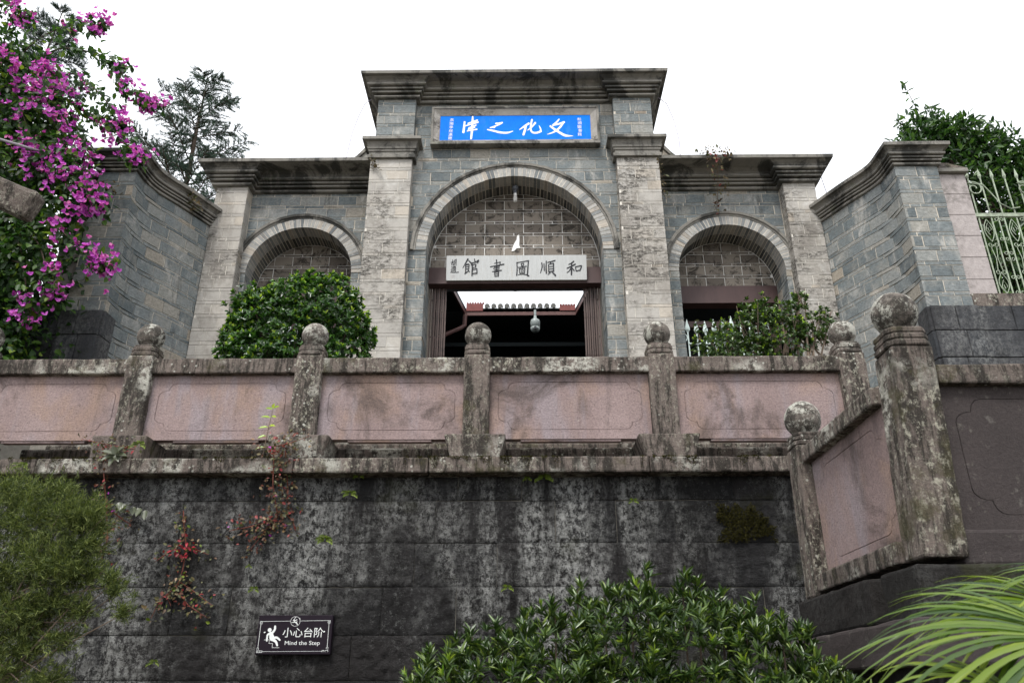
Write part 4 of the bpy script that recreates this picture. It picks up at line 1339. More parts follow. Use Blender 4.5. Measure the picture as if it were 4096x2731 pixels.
S_ = M['silver']
m = MB()
for k in range(16):
    a, b = 2 * math.pi * k / 16, 2 * math.pi * (k + 1) / 16
    m.add([pm(525, 565, .002), pm(525 + 52 * math.cos(a), 565 + 52 * math.sin(a), .002), pm(525 + 52 * math.cos(b), 565 + 52 * math.sin(b), .002)], [(0, 1, 2)])
lst = [([(662, 478), (655, 560), (600, 635), (545, 660)], [54, 54, 60, 60]), ([(540, 650), (478, 690), (465, 770), (460, 838)], [60, 48, 44, 44]), ([(560, 660), (590, 740), (625, 800)], [100, 110, 90]), ([(570, 790), (640, 830), (700, 880), (732, 968)], [80, 80, 60, 46]),
       ([(620, 780), (700, 765), (755, 795), (795, 832)], [60, 60, 50, 44]), ([(545, 690), (548, 760), (580, 820)], [40, 50, 60]),
       ([(395, 815), (530, 820)], 9), ([(528, 820), (522, 912)], 9), ([(520, 910), (612, 916)], 9), ([(612, 916), (606, 1022)], 9), ([(604, 1022), (785, 1028)], 9)]
for i, (p, wd) in enumerate(lst): stroke(m, p, wd, pm, .0022 + i * .0002)
m.build("slipping_figure", S_, ms)
lst = [([(275, 335), (1060, 352)], 8), ([(1305, 357), (2088, 372)], 8), ([(292, 400), (238, 1010)], 10), ([(2055, 440), (2012, 1060)], 10), ([(355, 1112), (1880, 1155)], 7),
       ([(275, 335), (270, 400)], 8), ([(270, 400), (325, 400), (328, 350), (295, 348), (292, 380), (310, 380)], 7), ([(2088, 372), (2085, 440)], 8), ([(2085, 440), (2030, 436), (2034, 390), (2066, 392), (2064, 420), (2046, 420)], 7),
       ([(215, 1060), (222, 1015), (258, 1018), (252, 1062)], 8), ([(205, 1130), (210, 1085)], 9), ([(210, 1085), (350, 1092)], 9), ([(350, 1092), (346, 1134)], 9), ([(205, 1130), (346, 1136)], 9), ([(245, 1088), (240, 1130)], 9), ([(295, 1090), (290, 1132)], 9),
       ([(1990, 1105), (1994, 1058), (2034, 1060), (2030, 1110)], 8), ([(1880, 1172), (1884, 1134)], 9), ([(1884, 1134), (1935, 1136)], 8), ([(2028, 1176), (2030, 1130)], 9), ([(1960, 1174), (1964, 1140), (2028, 1142)], 8), ([(1915, 1140), (1912, 1172)], 8)]
m = MB()
for i, (p, wd) in enumerate(lst): stroke(m, p, wd, pm, .002 + i * .0001)
for cx_, cy_ in ((400, 622), (1932, 658)):
    stroke(m, [(cx_ - 10, cy_ + 6), (cx_ + 8, cy_ - 4)], 30, pm, .0045)
m.build("border_print", S_, ms)
m = MB()
circ = [(1182 + 122 * math.cos(2 * math.pi * k / 24), 364 + 126 * math.sin(2 * math.pi * k / 24)) for k in range(25)]
stroke(m, circ, 8, pm, .002)
for i, (p, wd) in enumerate([([(1160, 278), (1195, 262)], 16), ([(1125, 345), (1150, 315), (1160, 330), (1150, 370), (1165, 372)], 18), ([(1175, 350), (1195, 335), (1220, 325)], 20), ([(1090, 388), (1160, 390), (1230, 372)], 13), ([(1190, 395), (1215, 410), (1235, 445)], 26), ([(1215, 380), (1205, 405)], 16), ([(1290, 290), (1302, 312)], 18)]):
    stroke(m, p, wd, pm, .0023 + i * .0002)
m.build("emblem", S_, ms)
cx_, cy_, cz_ = pm(1385, 680, .002); text_at("小心台阶", .082, S_, ms, (cx_, cy_, cz_), "lettering", .335)
cx_, cy_, cz_ = pm(1370, 945, .002); text_at("Mind the Step", .044, S_, ms, (cx_, cy_, cz_ + .004), "lettering", .288)

# ------------------------------------------------------------ the gate's doors, lamp and camera, the courtyard hall
for s in (-1, 1):
    fg = thing("folding_gate", "brown metal concertina gate folded against the %s jamb of the doorway" % ("left" if s < 0 else "right"), "gate", (XC + s * 1.17, 10.5, 4.3), "folded gates in the doorway")
    for k in range(8):
        x = XC + s * (RA - .035 - k * .031)
        m = MB(); y = 10.52 + .025 * (k % 2)
        m.box(x - .011, x + .011, y, y + .02, 4.3, 7.18)
        for zz in (4.9, 5.5, 6.1, 6.7): m.box(x - .006, x + .006, y - .006, y - .0005, zz - .008, zz + .008)
        m.build("slat", M['rust'], fg)
    m = MB()
    for zz in (4.7, 5.6, 6.4, 7.0):
        m.box(*sorted((XC + s * (RA - .02), XC + s * (RA - .265))), 10.575, 10.582, zz, zz + .02)
    m.build("link_bar", M['rust'], fg)

lb = thing("light_bulb", "white spiral bulb hanging under the top of the big arch", "lamp", (XC + .01, 10.2, 8.5))
m = MB(); m.lathe((XC + .01, 10.22, 8.66), [(.022, 0), (.03, .02), (.026, .05), (.05, .07), (.055, .115)], 14); m.build("socket", M['greysteel'], lb)
m = MB(); m.lathe((XC + .01, 10.22, 8.60), [(.024, 0), (.026, .055), (.02, .06)], 12)
m.tube([(XC + .01 + .024 * math.cos(t), 10.22 + .024 * math.sin(t), 8.595 - .0035 * t) for t in (k * .4 for k in range(60))], .0085, 6)
m.build("spiral_tube", M['bulb'], lb, smooth=True)

hall = thing("courtyard_hall", "dark courtyard hall with tiled eaves seen through the doorway", "building", (0, 18, 4.3))
EZ = 9.93
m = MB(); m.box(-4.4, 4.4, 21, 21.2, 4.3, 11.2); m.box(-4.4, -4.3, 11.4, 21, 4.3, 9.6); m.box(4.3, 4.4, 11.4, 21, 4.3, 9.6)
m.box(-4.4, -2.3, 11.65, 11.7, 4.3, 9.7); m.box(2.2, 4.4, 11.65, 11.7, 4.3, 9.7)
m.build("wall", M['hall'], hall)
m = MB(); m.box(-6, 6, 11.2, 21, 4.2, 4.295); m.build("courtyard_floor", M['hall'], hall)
# far roof and the two side roofs round the open court
LX = [(-1.30, 17.0), (-1.53, 15.6), (-2.1, 11.6)]; RX = [(1.30, 17.0), (1.55, 15.6), (2.1, 11.6)]
m = MB()
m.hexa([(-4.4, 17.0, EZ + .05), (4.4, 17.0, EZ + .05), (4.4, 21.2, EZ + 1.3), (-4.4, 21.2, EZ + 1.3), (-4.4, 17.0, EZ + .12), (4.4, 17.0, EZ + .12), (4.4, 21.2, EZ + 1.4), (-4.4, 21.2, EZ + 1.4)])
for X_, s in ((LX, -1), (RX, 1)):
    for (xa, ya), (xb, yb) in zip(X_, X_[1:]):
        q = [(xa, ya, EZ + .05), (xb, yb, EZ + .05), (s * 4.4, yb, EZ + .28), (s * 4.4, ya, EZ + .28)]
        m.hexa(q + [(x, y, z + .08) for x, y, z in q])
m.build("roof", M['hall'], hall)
for pts, nm in ((LX, "gutter"), (RX, "gutter"), ([(-1.32, 17.0), (1.32, 17.0)], "gutter")):
    m = MB()
    for (xa, ya), (xb, yb) in zip(pts, pts[1:]):
        dx, dy = xb - xa, yb - ya; l = math.hypot(dx, dy); ox, oy = -dy / l * .05, dx / l * .05
        if nm == "gutter" and abs(dy) > .1:
            if xa > 0: ox, oy = -ox, -oy
            ox, oy = -ox, -oy
        base = [(xa, ya), (xb, yb), (xb + ox, yb + oy), (xa + ox, ya + oy)]
        m.hexa([(x, y, EZ - .04) for x, y in base] + [(x, y, EZ + .07) for x, y in base])
    m.build(nm, M['gutter'], hall)


def tile_mesh():
    m = MB(); n = 8; vs = []
    for y in (0, .5):
        for r_ in (.062, .048):
            for k in range(n + 1):
                t = math.pi * k / n; vs.append((r_ * math.cos(t), y, r_ * math.sin(t) + y * .35))
    q = n + 1; fs = []
    for k in range(n):
        fs += [(k, k + 1, 2 * q + k + 1, 2 * q + k), (q + k, 3 * q + k, 3 * q + k + 1, q + k + 1)]
    fs.append(tuple(range(q)))
    m.add(vs, fs)
    d = []
    m.lathe((0, 0, 0), [(.06, 0), (.06, .015)], 12)
    nn = 24
    m.v[-nn:] = [(x, -z, y + .012) for x, y, z in m.v[-nn:]]
    return m.mesh("roof_tile", M['tile'])


tm = tile_mesh()
for k in range(11): put(tm, "roof_tile", hall, (-.80 + k * .158, 16.96, EZ + .175))
m = MB(); m.box(-.92, .95, 17.0, 17.3, EZ + .07, EZ + .15); m.build("pan_tiles", M['tile'], hall)
m = MB(); m.box(-1.3, -.9, 16.98, 17.04, EZ + .07, EZ + .26)
for k in range(7): m.lathe((-1.27 + k * .062, 17.01, EZ + .255), [(.02, 0), (.028, .03), (.01, .06)], 7)
m.build("red_gable_end", M['redtile'], hall)
m = MB(); m.box(.93, 1.3, 16.98, 17.04, EZ + .07, EZ + .2)
for k in range(6): m.lathe((.96 + k * .064, 17.01, EZ + .195), [(.02, 0), (.034, .03), (.01, .065)], 7)
m.build("red_gable_end", M['redtile'], hall)
for k, (x, y) in enumerate(((-1.42, 16.3), (-1.48, 15.95), (-1.54, 15.6), (-1.36, 16.65))): put(tm, "roof_tile", hall, (x - .06, y, EZ + .14), (0, 0, R(75)))
m = MB(); m.tube([(-1.32, 16.95, EZ - .04), (-1.33, 16.95, EZ - .33), (-1.42, 16.9, EZ - .42), (-2.0, 16.6, EZ - .85)], .05, 8); m.build("downpipe", M['gutter'], hall)
m = MB(); m.box(-6, 6, 18.4, 18.7, 9.05, 9.3); m.build("beam", M['hall2'], hall)
m = MB(); m.box(-6, 6, 17.6, 17.75, 9.35, 9.45); m.build("beam", M['hall'], hall)
for x in (-2.15, 2.05, -1.75): 
    m = MB(); m.lathe((x, 18.2, 4.3), [(.13, 0), (.12, 4.95)], 12); m.build("column", M['hall2'], hall)
m = MB()
for x in np.arange(-2.6, 2.7, .14): m.box(x, x + .02, 19.5, 19.53, 8.35, 9.05)
for i, z in enumerate((8.35, 8.55, 8.8, 9.03)): m.box(-2.6, 2.7, 19.47, 19.5, z, z + .02)
m.build("lattice_frieze", M['hall2'], hall)
hl = thing("hall_lantern", "dim round lantern hanging in the dark hall", "lantern", (0, 18.0, 8.9), "dim lanterns in the hall")
m = MB(); m.lathe((0, 18.0, 8.72), [(.03, 0), (.09, .05), (.1, .1), (.07, .16), (.02, .2)], 14); m.build("shade", M['hall2'], hl, smooth=True)
m = MB(); m.tube([(0, 18.0, 8.92), (0, 18.0, 9.4)], .006, 5); m.build("cord", M['hall2'], hl)
for dx in (.32,):
    r2 = hl.copy(); col.objects.link(r2); r2.location.x += dx; r2["label"] = "dim round lantern in the dark hall, the right one of the pair"; hl["label"] = "dim round lantern in the dark hall, the left one of the pair"
    for ch in list(hl.children):
        c = ch.copy(); col.objects.link(c); c.parent = r2
sc_ = thing("security_camera", "white dome security camera hanging in front of the dark hall", "camera", (.335, 16.7, 9.3))
m = MB(); m.lathe((.335, 16.7, 9.42), [(.075, 0), (.105, .03), (.115, .14), (.10, .19), (.04, .23), (.03, .3)], 18); m.build("housing", M['camwhite'], sc_, smooth=True)
m = MB(); m.lathe((.335, 16.7, 9.30), [(.02, 0), (.075, .015), (.105, .06), (.108, .12)], 18); m.build("dome", M['camwhite'], sc_, smooth=True)
m = MB(); m.lathe((0, 0, 0), [(.034, 0), (.034, .02)], 14); m.v = [(.335 + x, 16.602 - z, 9.375 + y) for x, y, z in m.v]
for k in range(6):
    t = math.pi * (.1 + .8 * k / 5) + math.pi
    m.box(.335 + .062 * math.cos(t) - .008, .335 + .062 * math.cos(t) + .008, 16.60, 16.63, 9.385 - .05 * math.sin(t) * -1 - .008, 9.385 - .05 * math.sin(t) * -1 + .008)
m.build("lens", M['black'], sc_)
m = MB(); m.tube([(.335, 16.7, 9.70), (.335, 16.7, 9.86), (.335, 17.2, 9.98)], .028, 8); m.build("bracket", M['camwhite'], sc_)

# spear-topped white fence in the right side gate, and one in the left
for s, cx in ((1, XC + 3.21), (-1, XC - 3.21)):
    wf = thing("spear_fence", "whitish iron fence with spear tops in the %s side gate" % ("right" if s > 0 else "left"), "fence", (cx, 10.42, 4.3), "spear fences in the side gates")
    for k in range(10):
        x = cx - .72 + k * .128
        top = 6.26 + .10 * abs(k - 1.5) / 4 if k < 6 else 6.42 - .05 * (k - 6)
        m = MB(); m.tube([(x, 10.42, 4.3), (x, 10.42, top + .1)], .011, 6)
        m.lathe((x, 10.42, top + .08), [(.011, 0), (.014, .02), (.034, .05), (.036, .08), (.02, .14), (.003, .22)], 4)
        m.build("bar", M['white_iron'], wf)
    pts = [(cx - .72 + t * 1.15, 10.405, 6.20 + .16 * (2 * t - .3) ** 2 * .5) for t in (i / 12 for i in range(13))]
    m = MB(); m.tube(pts, .013, 6); m.build("top_rail", M['white_iron'], wf)
    m = MB(); m.tube([(cx - .75, 10.42, 4.7), (cx + .5, 10.42, 4.7)], .012, 6); m.build("bottom_rail", M['white_iron'], wf)
    m = MB(); m.tube([(cx - .765 + .03 * math.cos(t), 10.42, 6.31 + .05 * math.sin(t)) for t in (i * .45 for i in range(15))], .008, 5); m.build("scroll", M['white_iron'], wf)

# lightning wires on the roofs, cable and stone beam on the left
for i, (pts, lab) in enumerate((([(XC - 2.33, 10.2, 10.5), (XC - 2.45, 10.25, 10.45), (XC - 2.55, 10.3, 10.2), (XC - 2.62, 10.3, 9.9), (XC - 2.68, 10.3, 9.35), (XC - 2.69, 10.3, 9.05)], "left of the tower cornice"),
                               ([(XC + 2.33, 10.2, 10.5), (XC + 2.48, 10.25, 10.4), (XC + 2.58, 10.3, 10.1), (XC + 2.63, 10.3, 9.7), (XC + 2.62, 10.3, 9.35), (XC + 2.64, 10.3, 9.05)], "right of the tower cornice"),
                               ([(XC + 4.72, 10.2, 8.95), (XC + 4.80, 10.3, 8.75), (XC + 4.86, 10.3, 8.4), (XC + 4.9, 10.3, 8.1)], "at the right end of the right side gate"))):
    m = MB(); m.tube(pts, .006, 5)
    tag(m.build("lightning_wire", M['wire']), "thin lilac wire looping down " + lab, "wire", "wires on the roofs")
m = MB(); m.tube([(-6.07, 6.45, 7.03), (-5.885, 7.2, 7.356), (-5.71, 7.9, 7.658), (-5.54, 8.58, 7.95)], .017, 8)
tag(m.build("cable", M['cable']), "pale grey cable running down in front of the magenta vine", "cable")
m = rough_box(-.9, 0, -.11, .11, -.15, .15, .05, (12, 4, 5), .012, 6, seed=3)
o = m.build("stone_gutter", M['lichen'], None, origin=(0, 0, 0)); o.location = (-4.80, 6.6, 6.02); o.rotation_euler = (R(12), R(20), R(10))
tag(o, "weathered square stone gutter end poking in from the left in front of the vine", "gutter")
flush_bricks()

# ------------------------------------------------------------ vegetation
def leaf_arrays(P, D, N, L, W, fold=.25, droop=.12):
    """n leaves, each two folded quads; returns verts and faces"""
    P, D, N = (np.asarray(a, float) for a in (P, D, N))
    L = np.asarray(L, float)[:, None]; W = np.asarray(W, float)[:, None]
    D = D / np.maximum(np.linalg.norm(D, axis=1, keepdims=True), 1e-9)
    S = np.cross(D, N); S = S / np.maximum(np.linalg.norm(S, axis=1, keepdims=True), 1e-9)
    N = np.cross(S, D)
    b = P; t = P + D * L - N * L * droop
    l1 = P + D * L * .33 + S * W * .5 + N * W * fold; l2 = P + D * L * .70 + S * W * .40 + N * (W * fold - L * droop * .5)
    r1 = P + D * L * .33 - S * W * .5 + N * W * fold; r2 = P + D * L * .70 - S * W * .40 + N * (W * fold - L * droop * .5)
    V = np.stack([b, l1, l2, t, r2, r1], 1).reshape(-1, 3)
    n = len(P); base = (np.arange(n) * 6)[:, None]
    F = np.concatenate([base + np.array([[0, 3, 2, 1]]), base + np.array([[0, 5, 4, 3]])], 1).reshape(-1, 4)
    return V, F


def needle_arrays(P, D, L, W):
    P, D = np.asarray(P, float), np.asarray(D, float)
    L = np.asarray(L, float)[:, None]; W = np.asarray(W, float)[:, None]
    D = D / np.maximum(np.linalg.norm(D, axis=1, keepdims=True), 1e-9)
    S = np.cross(D, rng.normal(size=D.shape)); S /= np.maximum(np.linalg.norm(S, axis=1, keepdims=True), 1e-9)
    V = np.stack([P - S * W * .5, P + S * W * .5, P + D * L * .6 + S * W * .4, P + D * L, P + D * L * .6 - S * W * .4], 1).reshape(-1, 3)
    n = len(P); base = (np.arange(n) * 5)[:, None]
    return V, base + np.array([[0, 1, 2, 3, 4]])


def foliage(name, groups, mats, parent=None, smooth=False):
    """groups = [(V, F, material index)] joined into one mesh object"""
    Vs = []; loops = []; tot = []; mi = []; off = 0
    for V, F, k in groups:
        if len(V) == 0: continue
        Vs.append(V); loops.append((F + off).ravel()); tot.append(np.full(len(F), F.shape[1])); mi.append(np.full(len(F), k)); off += len(V)
    V = np.concatenate(Vs); loops = np.concatenate(loops); tot = np.concatenate(tot); mi = np.concatenate(mi)
    starts = np.concatenate([[0], np.cumsum(tot)[:-1]])
    c = V.mean(0)
    me = np_mesh(name, V - c, loops, starts, tot, mats, mi, smooth)
    return put(me, name, parent, c)


def unit(a): return a / np.maximum(np.linalg.norm(a, axis=-1, keepdims=True), 1e-9)


def rosettes(P, D, k, L, W, spread=.9, jitter=.25):
    """k leaves round every shoot tip P pointing along D"""
    n = len(P); D = unit(D)
    A = unit(np.cross(D, np.array([[.3, .1, .9]]) + rng.normal(0, .05, (n, 3)))); B = np.cross(D, A)
    PP, DD, NN, LL, WW = [], [], [], [], []
    for j in range(k):
        t = 2 * math.pi * (j * .382 + rng.random(n))
        sp = spread * rng.uniform(.55, 1.25, n)
        rad = A * np.cos(t)[:, None] + B * np.sin(t)[:, None]
        d = unit(D * np.cos(sp)[:, None] + rad * np.sin(sp)[:, None] + rng.normal(0, jitter * .4, (n, 3)))
        PP.append(P - D * (L * .35 * j / k) + rng.normal(0, L * .05, (n, 3))); DD.append(d); NN.append(D * .8 - rad * .3 + rng.normal(0, .2, (n, 3)))
        s = rng.uniform(.7, 1.15, n); LL.append(L * s); WW.append(W * s)
    return leaf_arrays(np.concatenate(PP), np.concatenate(DD), np.concatenate(NN), np.concatenate(LL), np.concatenate(WW))


def blob_points(blobs, n, inner=.75):
    """points spread through the outer part of a union of ellipsoids, with outward directions"""
    w_ = np.array([b[3] * b[4] + b[4] * b[5] + b[3] * b[5] for b in blobs]); w_ = w_ / w_.sum()
    idx = rng.choice(len(blobs), n, p=w_)
    B = np.array(blobs)[idx]
    d = unit(rng.normal(size=(n, 3))); r_ = rng.uniform(inner, 1.05, (n, 1))
    P = B[:, :3] + d * B[:, 3:6] * r_
    out = unit(d / B[:, 3:6])
    keep = np.ones(n, bool)
    P = P + out * (np.minimum(rng.exponential(.035, (n, 1)), .09) * (rng.random((n, 1)) < .45))
    for b in blobs:
        q = ((P - np.array(b[:3])) / np.array(b[3:6])); keep &= (np.linalg.norm(q, axis=1) > inner * .85)
    return P[keep], out[keep]


def branches(m, root, tips, r0, mi=0, n=5, sag=.1):
    for tp in tips:
        a = Vector(root); b = Vector(tp)
        mid = a.lerp(b, .45) + Vector((random.uniform(-.1, .1), random.uniform(-.1, .1), sag)) * (b - a).length
        m.tube([a, a.lerp(mid, .55) + Vector((0, 0, .02)), mid, mid.lerp(b, .6), b], [r0, r0 * .8, r0 * .6, r0 * .4, r0 * .18], n, mi, False)


# round glossy bush in front of the left side gate
t = thing("camellia_bush", "round dense glossy green bush with yellow green tips on the terrace", "bush", (-2.6, 8.4, 4.3))
bl = [(-2.75, 8.4, 5.5, .62, .45, .52), (-2.35, 8.4, 5.72, .42, .42, .45), (-3.02, 8.4, 5.55, .4, .4, .42), (-2.15, 8.45, 5.35, .42, .4, .55), (-2.7, 8.4, 5.0, .75, .5, .5), (-2.62, 8.35, 5.85, .38, .35, .3), (-3.1, 8.4, 5.1, .36, .4, .5), (-2.2, 8.4, 5.98, .25, .25, .2), (-2.0, 8.42, 5.6, .2, .25, .24), (-3.12, 8.4, 5.78, .24, .3, .25), (-1.86, 8.42, 5.42, .13, .2, .12), (-2.5, 8.4, 6.06, .2, .2, .13), (-3.25, 8.4, 5.35, .22, .3, .3)]
P, O = blob_points(bl, 2600, .8)
D = unit(O + np.array([[0, -.15, .75]]) + rng.normal(0, .25, P.shape))
newmask = (rng.random(len(P)) < np.clip(.34 + .55 * (O[:, 2]), .12, .85))
V1, F1 = rosettes(P, D, 8, .066, .030, 1.0)
V2, F2 = rosettes(P[newmask] + D[newmask] * .025, D[newmask], 4, .045, .021, .6)
Pi, Oi = blob_points(bl, 1500, .45)
V3, F3 = rosettes(Pi, Oi, 5, .065, .03, 1.1)
foliage("crown", [(V1, F1, 0), (V2, F2, 1), (V3, F3, 0)], [G['bush'], G['bush_new']], t)
m = MB(); branches(m, (-2.6, 8.45, 4.3), [(b[0] + random.uniform(-.2, .2), b[1], b[2] + .1) for b in bl], .03); m.build("stems", M['bark'], t)

# looser bush in front of the right side gate
t = thing("small_leaved_bush", "open twiggy small leaved bush leaning right in front of the right side gate", "bush", (2.9, 8.4, 4.3))
bl = [(2.72, 8.4, 5.45, .40, .34, .30), (2.35, 8.4, 5.3, .30, .3, .28), (3.0, 8.4, 5.35, .28, .3, .38), (2.55, 8.4, 5.08, .42, .34, .28), (2.85, 8.4, 5.7, .2, .22, .17), (2.72, 8.4, 5.72, .16, .2, .16)]
sp = [(3.22, 8.4, 5.72, .15, .17, .2), (3.22, 8.4, 5.48, .17, .17, .14), (3.46, 8.4, 5.55, .16, .17, .17), (3.57, 8.4, 5.62, .1, .1, .1), (3.38, 8.4, 5.36, .14, .15, .1), (3.3, 8.38, 5.9, .08, .1, .07), (3.1, 8.4, 5.78, .12, .12, .1)]
P, O = blob_points(bl, 950, .5); P2, O2 = blob_points(sp, 260, .5)
P = np.concatenate([P, P2]); O = np.concatenate([O, O2])
D = unit(O * .7 + np.array([[0, -.1, .8]]) + rng.normal(0, .35, P.shape))
nm = rng.random(len(P)) < .16
V1, F1 = rosettes(P, D, 7, .052, .024, 1.0); V2, F2 = rosettes(P[nm] + D[nm] * .02, D[nm], 4, .04, .019, .6)
foliage("crown", [(V1, F1, 0), (V2, F2, 1)], [G['bush2'], G['bush_new']], t)
m = MB()
root = (2.95, 8.42, 4.45)
branches(m, root, [(b[0] + dx, b[1], b[2] + .08) for b in bl for dx in (-.18, .02, .2)], .018, 0, 5, .0)
branches(m, (3.0, 8.42, 4.6), [(b[0] + dx, b[1], b[2] + .1) for b in sp for dx in (-.06, .06)], .022, 0, 5, -.12)
for k in range(40):
    b = random.choice(bl + sp); a = Vector((b[0], b[1], b[2] - b[5])); q = Vector((b[0] + random.uniform(-1, 1) * b[3], b[1] + random.uniform(-1, 1) * b[4], b[2] + b[5] * random.uniform(0, 1)))
    m.tube([a + Vector((random.uniform(-.1, .1), 0, -.1)), a.lerp(q, .5), q], [.008, .006, .003], 4, 0, False)
m.build("stems", M['twig'], t)
# potted leafy weeds seen through the white fence
t = thing("flowering_weed", "thin weed with reddish and green leaves behind the white spear fence", "plant", (2.75, 10.3, 5.2))
P = np.column_stack([rng.uniform(2.42, 2.95, 160), rng.uniform(10.1, 10.35, 160), rng.uniform(5.4, 6.45, 160)])
V, F = leaf_arrays(P, rng.normal(size=P.shape) + [0, -.3, .2], rng.normal(size=P.shape) + [0, -1, .6], rng.uniform(.05, .09, 160), rng.uniform(.02, .035, 160))
foliage("leaves", [(V[:480], F[:160], 0), (V[480:], F[160:] - 480, 1)], [G['olive'], G['bush2']], t)
m = MB(); branches(m, (2.7, 10.25, 4.3), [(2.5, 10.2, 6.3), (2.8, 10.2, 6.4), (2.9, 10.25, 6.0), (2.55, 10.2, 5.8)], .01); m.build("stems", M['twig'], t)

# bougainvillea on the left
t = thing("bougainvillea", "tall bougainvillea hung with magenta flowers at the left edge", "shrub", (-6.2, 8.0, 3.6))
canes = [  # long canes, plan depth about 8 m from the viewer
    [(-7.0, 8.2, 8.2), (-6.6, 8.0, 9.4), (-6.1, 7.9, 9.75), (-5.7, 7.85, 9.72), (-5.5, 7.8, 9.68)],
    [(-7.0, 8.2, 8.3), (-6.3, 8.0, 9.35), (-5.75, 7.9, 9.35), (-5.3, 7.85, 9.1), (-5.12, 7.8, 9.0), (-5.05, 7.8, 8.7), (-4.75, 7.8, 8.45), (-4.5, 7.8, 8.3)],
    [(-6.8, 8.2, 8.2), (-6.0, 8.0, 9.0), (-5.5, 7.9, 8.75), (-5.1, 7.85, 8.3), (-4.9, 7.8, 7.9), (-4.72, 7.8, 7.65), (-4.62, 7.8, 7.5)],
    [(-6.8, 8.2, 8.0), (-6.0, 8.0, 8.6), (-5.4, 7.9, 8.3), (-5.05, 7.85, 8.05), (-4.85, 7.8, 8.02)],
    [(-7.1, 8.2, 8.8), (-6.9, 8.0, 9.9), (-6.75, 7.9, 10.05), (-6.6, 7.9, 9.9)],
    [(-7.2, 8.2, 9.0), (-7.1, 8.0, 10.2), (-6.95, 7.9, 10.3)],
    [(-6.5, 8.1, 7.6), (-5.9, 7.9, 7.9), (-5.4, 7.8, 7.4), (-5.1, 7.75, 7.05), (-4.95, 7.75, 6.85)],
    [(-6.5, 8.1, 7.2), (-5.8, 7.9, 7.3), (-5.3, 7.8, 7.05), (-5.0, 7.75, 6.95), (-4.88, 7.75, 6.75)],
    [(-6.3, 8.1, 6.9), (-5.6, 7.9, 6.7), (-5.1, 7.75, 6.35), (-4.8, 7.7, 6.1), (-4.6, 7.7, 5.98)],
    [(-6.3, 8.1, 6.6), (-5.7, 7.9, 6.5), (-5.35, 7.8, 6.0), (-5.2, 7.75, 5.7), (-5.12, 7.75, 5.6)],
    [(-6.2, 8.1, 6.3), (-5.7, 7.85, 6.1), (-5.45, 7.75, 5.6), (-5.35, 7.75, 5.35)],
    [(-6.9, 8.2, 8.6), (-6.2, 8.0, 8.9), (-5.7, 7.9, 8.3), (-5.35, 7.85, 7.8), (-5.2, 7.8, 7.4)],
    [(-6.9, 8.2, 8.0), (-6.1, 8.0, 8.2), (-5.6, 7.9, 7.8), (-5.3, 7.85, 7.3), (-5.15, 7.8, 7.1)],
    [(-6.9, 8.2, 8.9), (-6.5, 8.0, 9.2), (-6.1, 7.9, 9.0), (-5.6, 7.85, 8.55)],
    [(-7.1, 8.2, 8.4), (-6.7, 7.9, 8.8), (-6.3, 7.8, 8.4), (-6.0, 7.75, 7.9), (-5.8, 7.75, 7.6)],
]
m = MB()
cp = []; ct = []; cf = []
for c in canes:
    pts = catmull([Vector(p) for p in c], 6) if False else [Vector(p) for p in c]
    fine = []
    Q = [pts[0] * 2 - pts[1]] + pts + [pts[-1] * 2 - pts[-2]]
    for i in range(1, len(Q) - 2):
        for k in range(10):
            s = k / 10; a, b, cc, d = Q[i - 1], Q[i], Q[i + 1], Q[i + 2]
            fine.append(0.5 * ((2 * b) + (cc - a) * s + (2 * a - 5 * b + 4 * cc - d) * s * s + (3 * b - a - 3 * cc + d) * s ** 3))
    fine.append(pts[-1])
    m.tube(fine, [max(.004, .014 * (1 - i / len(fine))) for i in range(len(fine))], 5, 0, False)
    for i, p in enumerate(fine):
        if i < 4: continue
        f = i / (len(fine) - 1)
        for _ in range(7):
            cp.append(p + Vector((random.gauss(0, .05), random.gauss(0, .05), random.gauss(0, .05)))); ct.append((fine[min(i + 1, len(fine) - 1)] - fine[max(i - 1, 0)]).normalized()); cf.append(f)
m.tube([(-6.4, 8.2, 3.5), (-6.5, 8.2, 5.5), (-6.8, 8.2, 7.2), (-7.0, 8.2, 8.6)], [.09, .08, .06, .03], 8)
for k in range(14): m.tube([(-6.6 + random.uniform(-.3, .3), 8.15, 6 + k * .18), (-6.2 + random.uniform(-.3, .3), 8.0, 6.3 + k * .19), (-5.7 + random.uniform(-.3, .2), 7.9, 6.1 + k * .17)], [.014, .01, .004], 5, 0, False)
m.build("stems", M['bark'], t)
cp = np.array(cp); ct = np.array(ct); cf = np.array(cf)
# leaf mass
bl = [(-6.75, 8.1, 8.6, .65, .5, .75), (-6.5, 8.1, 7.7, .8, .5, .7), (-6.5, 8.1, 6.8, .8, .5, .65), (-6.35, 8.1, 6.0, .85, .5, .6), (-6.35, 8.1, 5.4, .9, .5, .5), (-5.75, 8.0, 6.35, .4, .4, .5), (-6.0, 8.0, 8.35, .42, .4, .45), (-5.75, 7.95, 7.5, .45, .4, .5), (-5.45, 7.95, 6.9, .25, .3, .35), (-6.9, 8.1, 9.4, .4, .4, .45), (-6.2, 8.1, 5.1, .8, .5, .4)]
P, O = blob_points(bl + [(-6.6, 8.7, 7.4, 1.0, .3, 1.2), (-6.4, 8.7, 6.0, 1.0, .3, 1.0), (-6.4, 8.7, 5.2, 1.1, .3, .7)], 15000, .3)
thin = rng.random(len(P)) < np.where((P[:, 0] > -5.9), .85, 1.0)
P, O = P[thin], O[thin]
Dl = unit(O * .5 + rng.normal(0, .6, P.shape) + [0, -.2, -.5])
V1, F1 = leaf_arrays(P, Dl, unit(O + rng.normal(0, .5, P.shape) + [0, -.4, .5]), rng.uniform(.06, .12, len(P)), rng.uniform(.04, .072, len(P)), .15)
D2 = unit(ct * .3 + rng.normal(0, .6, cp.shape) + [0, 0, -.45])
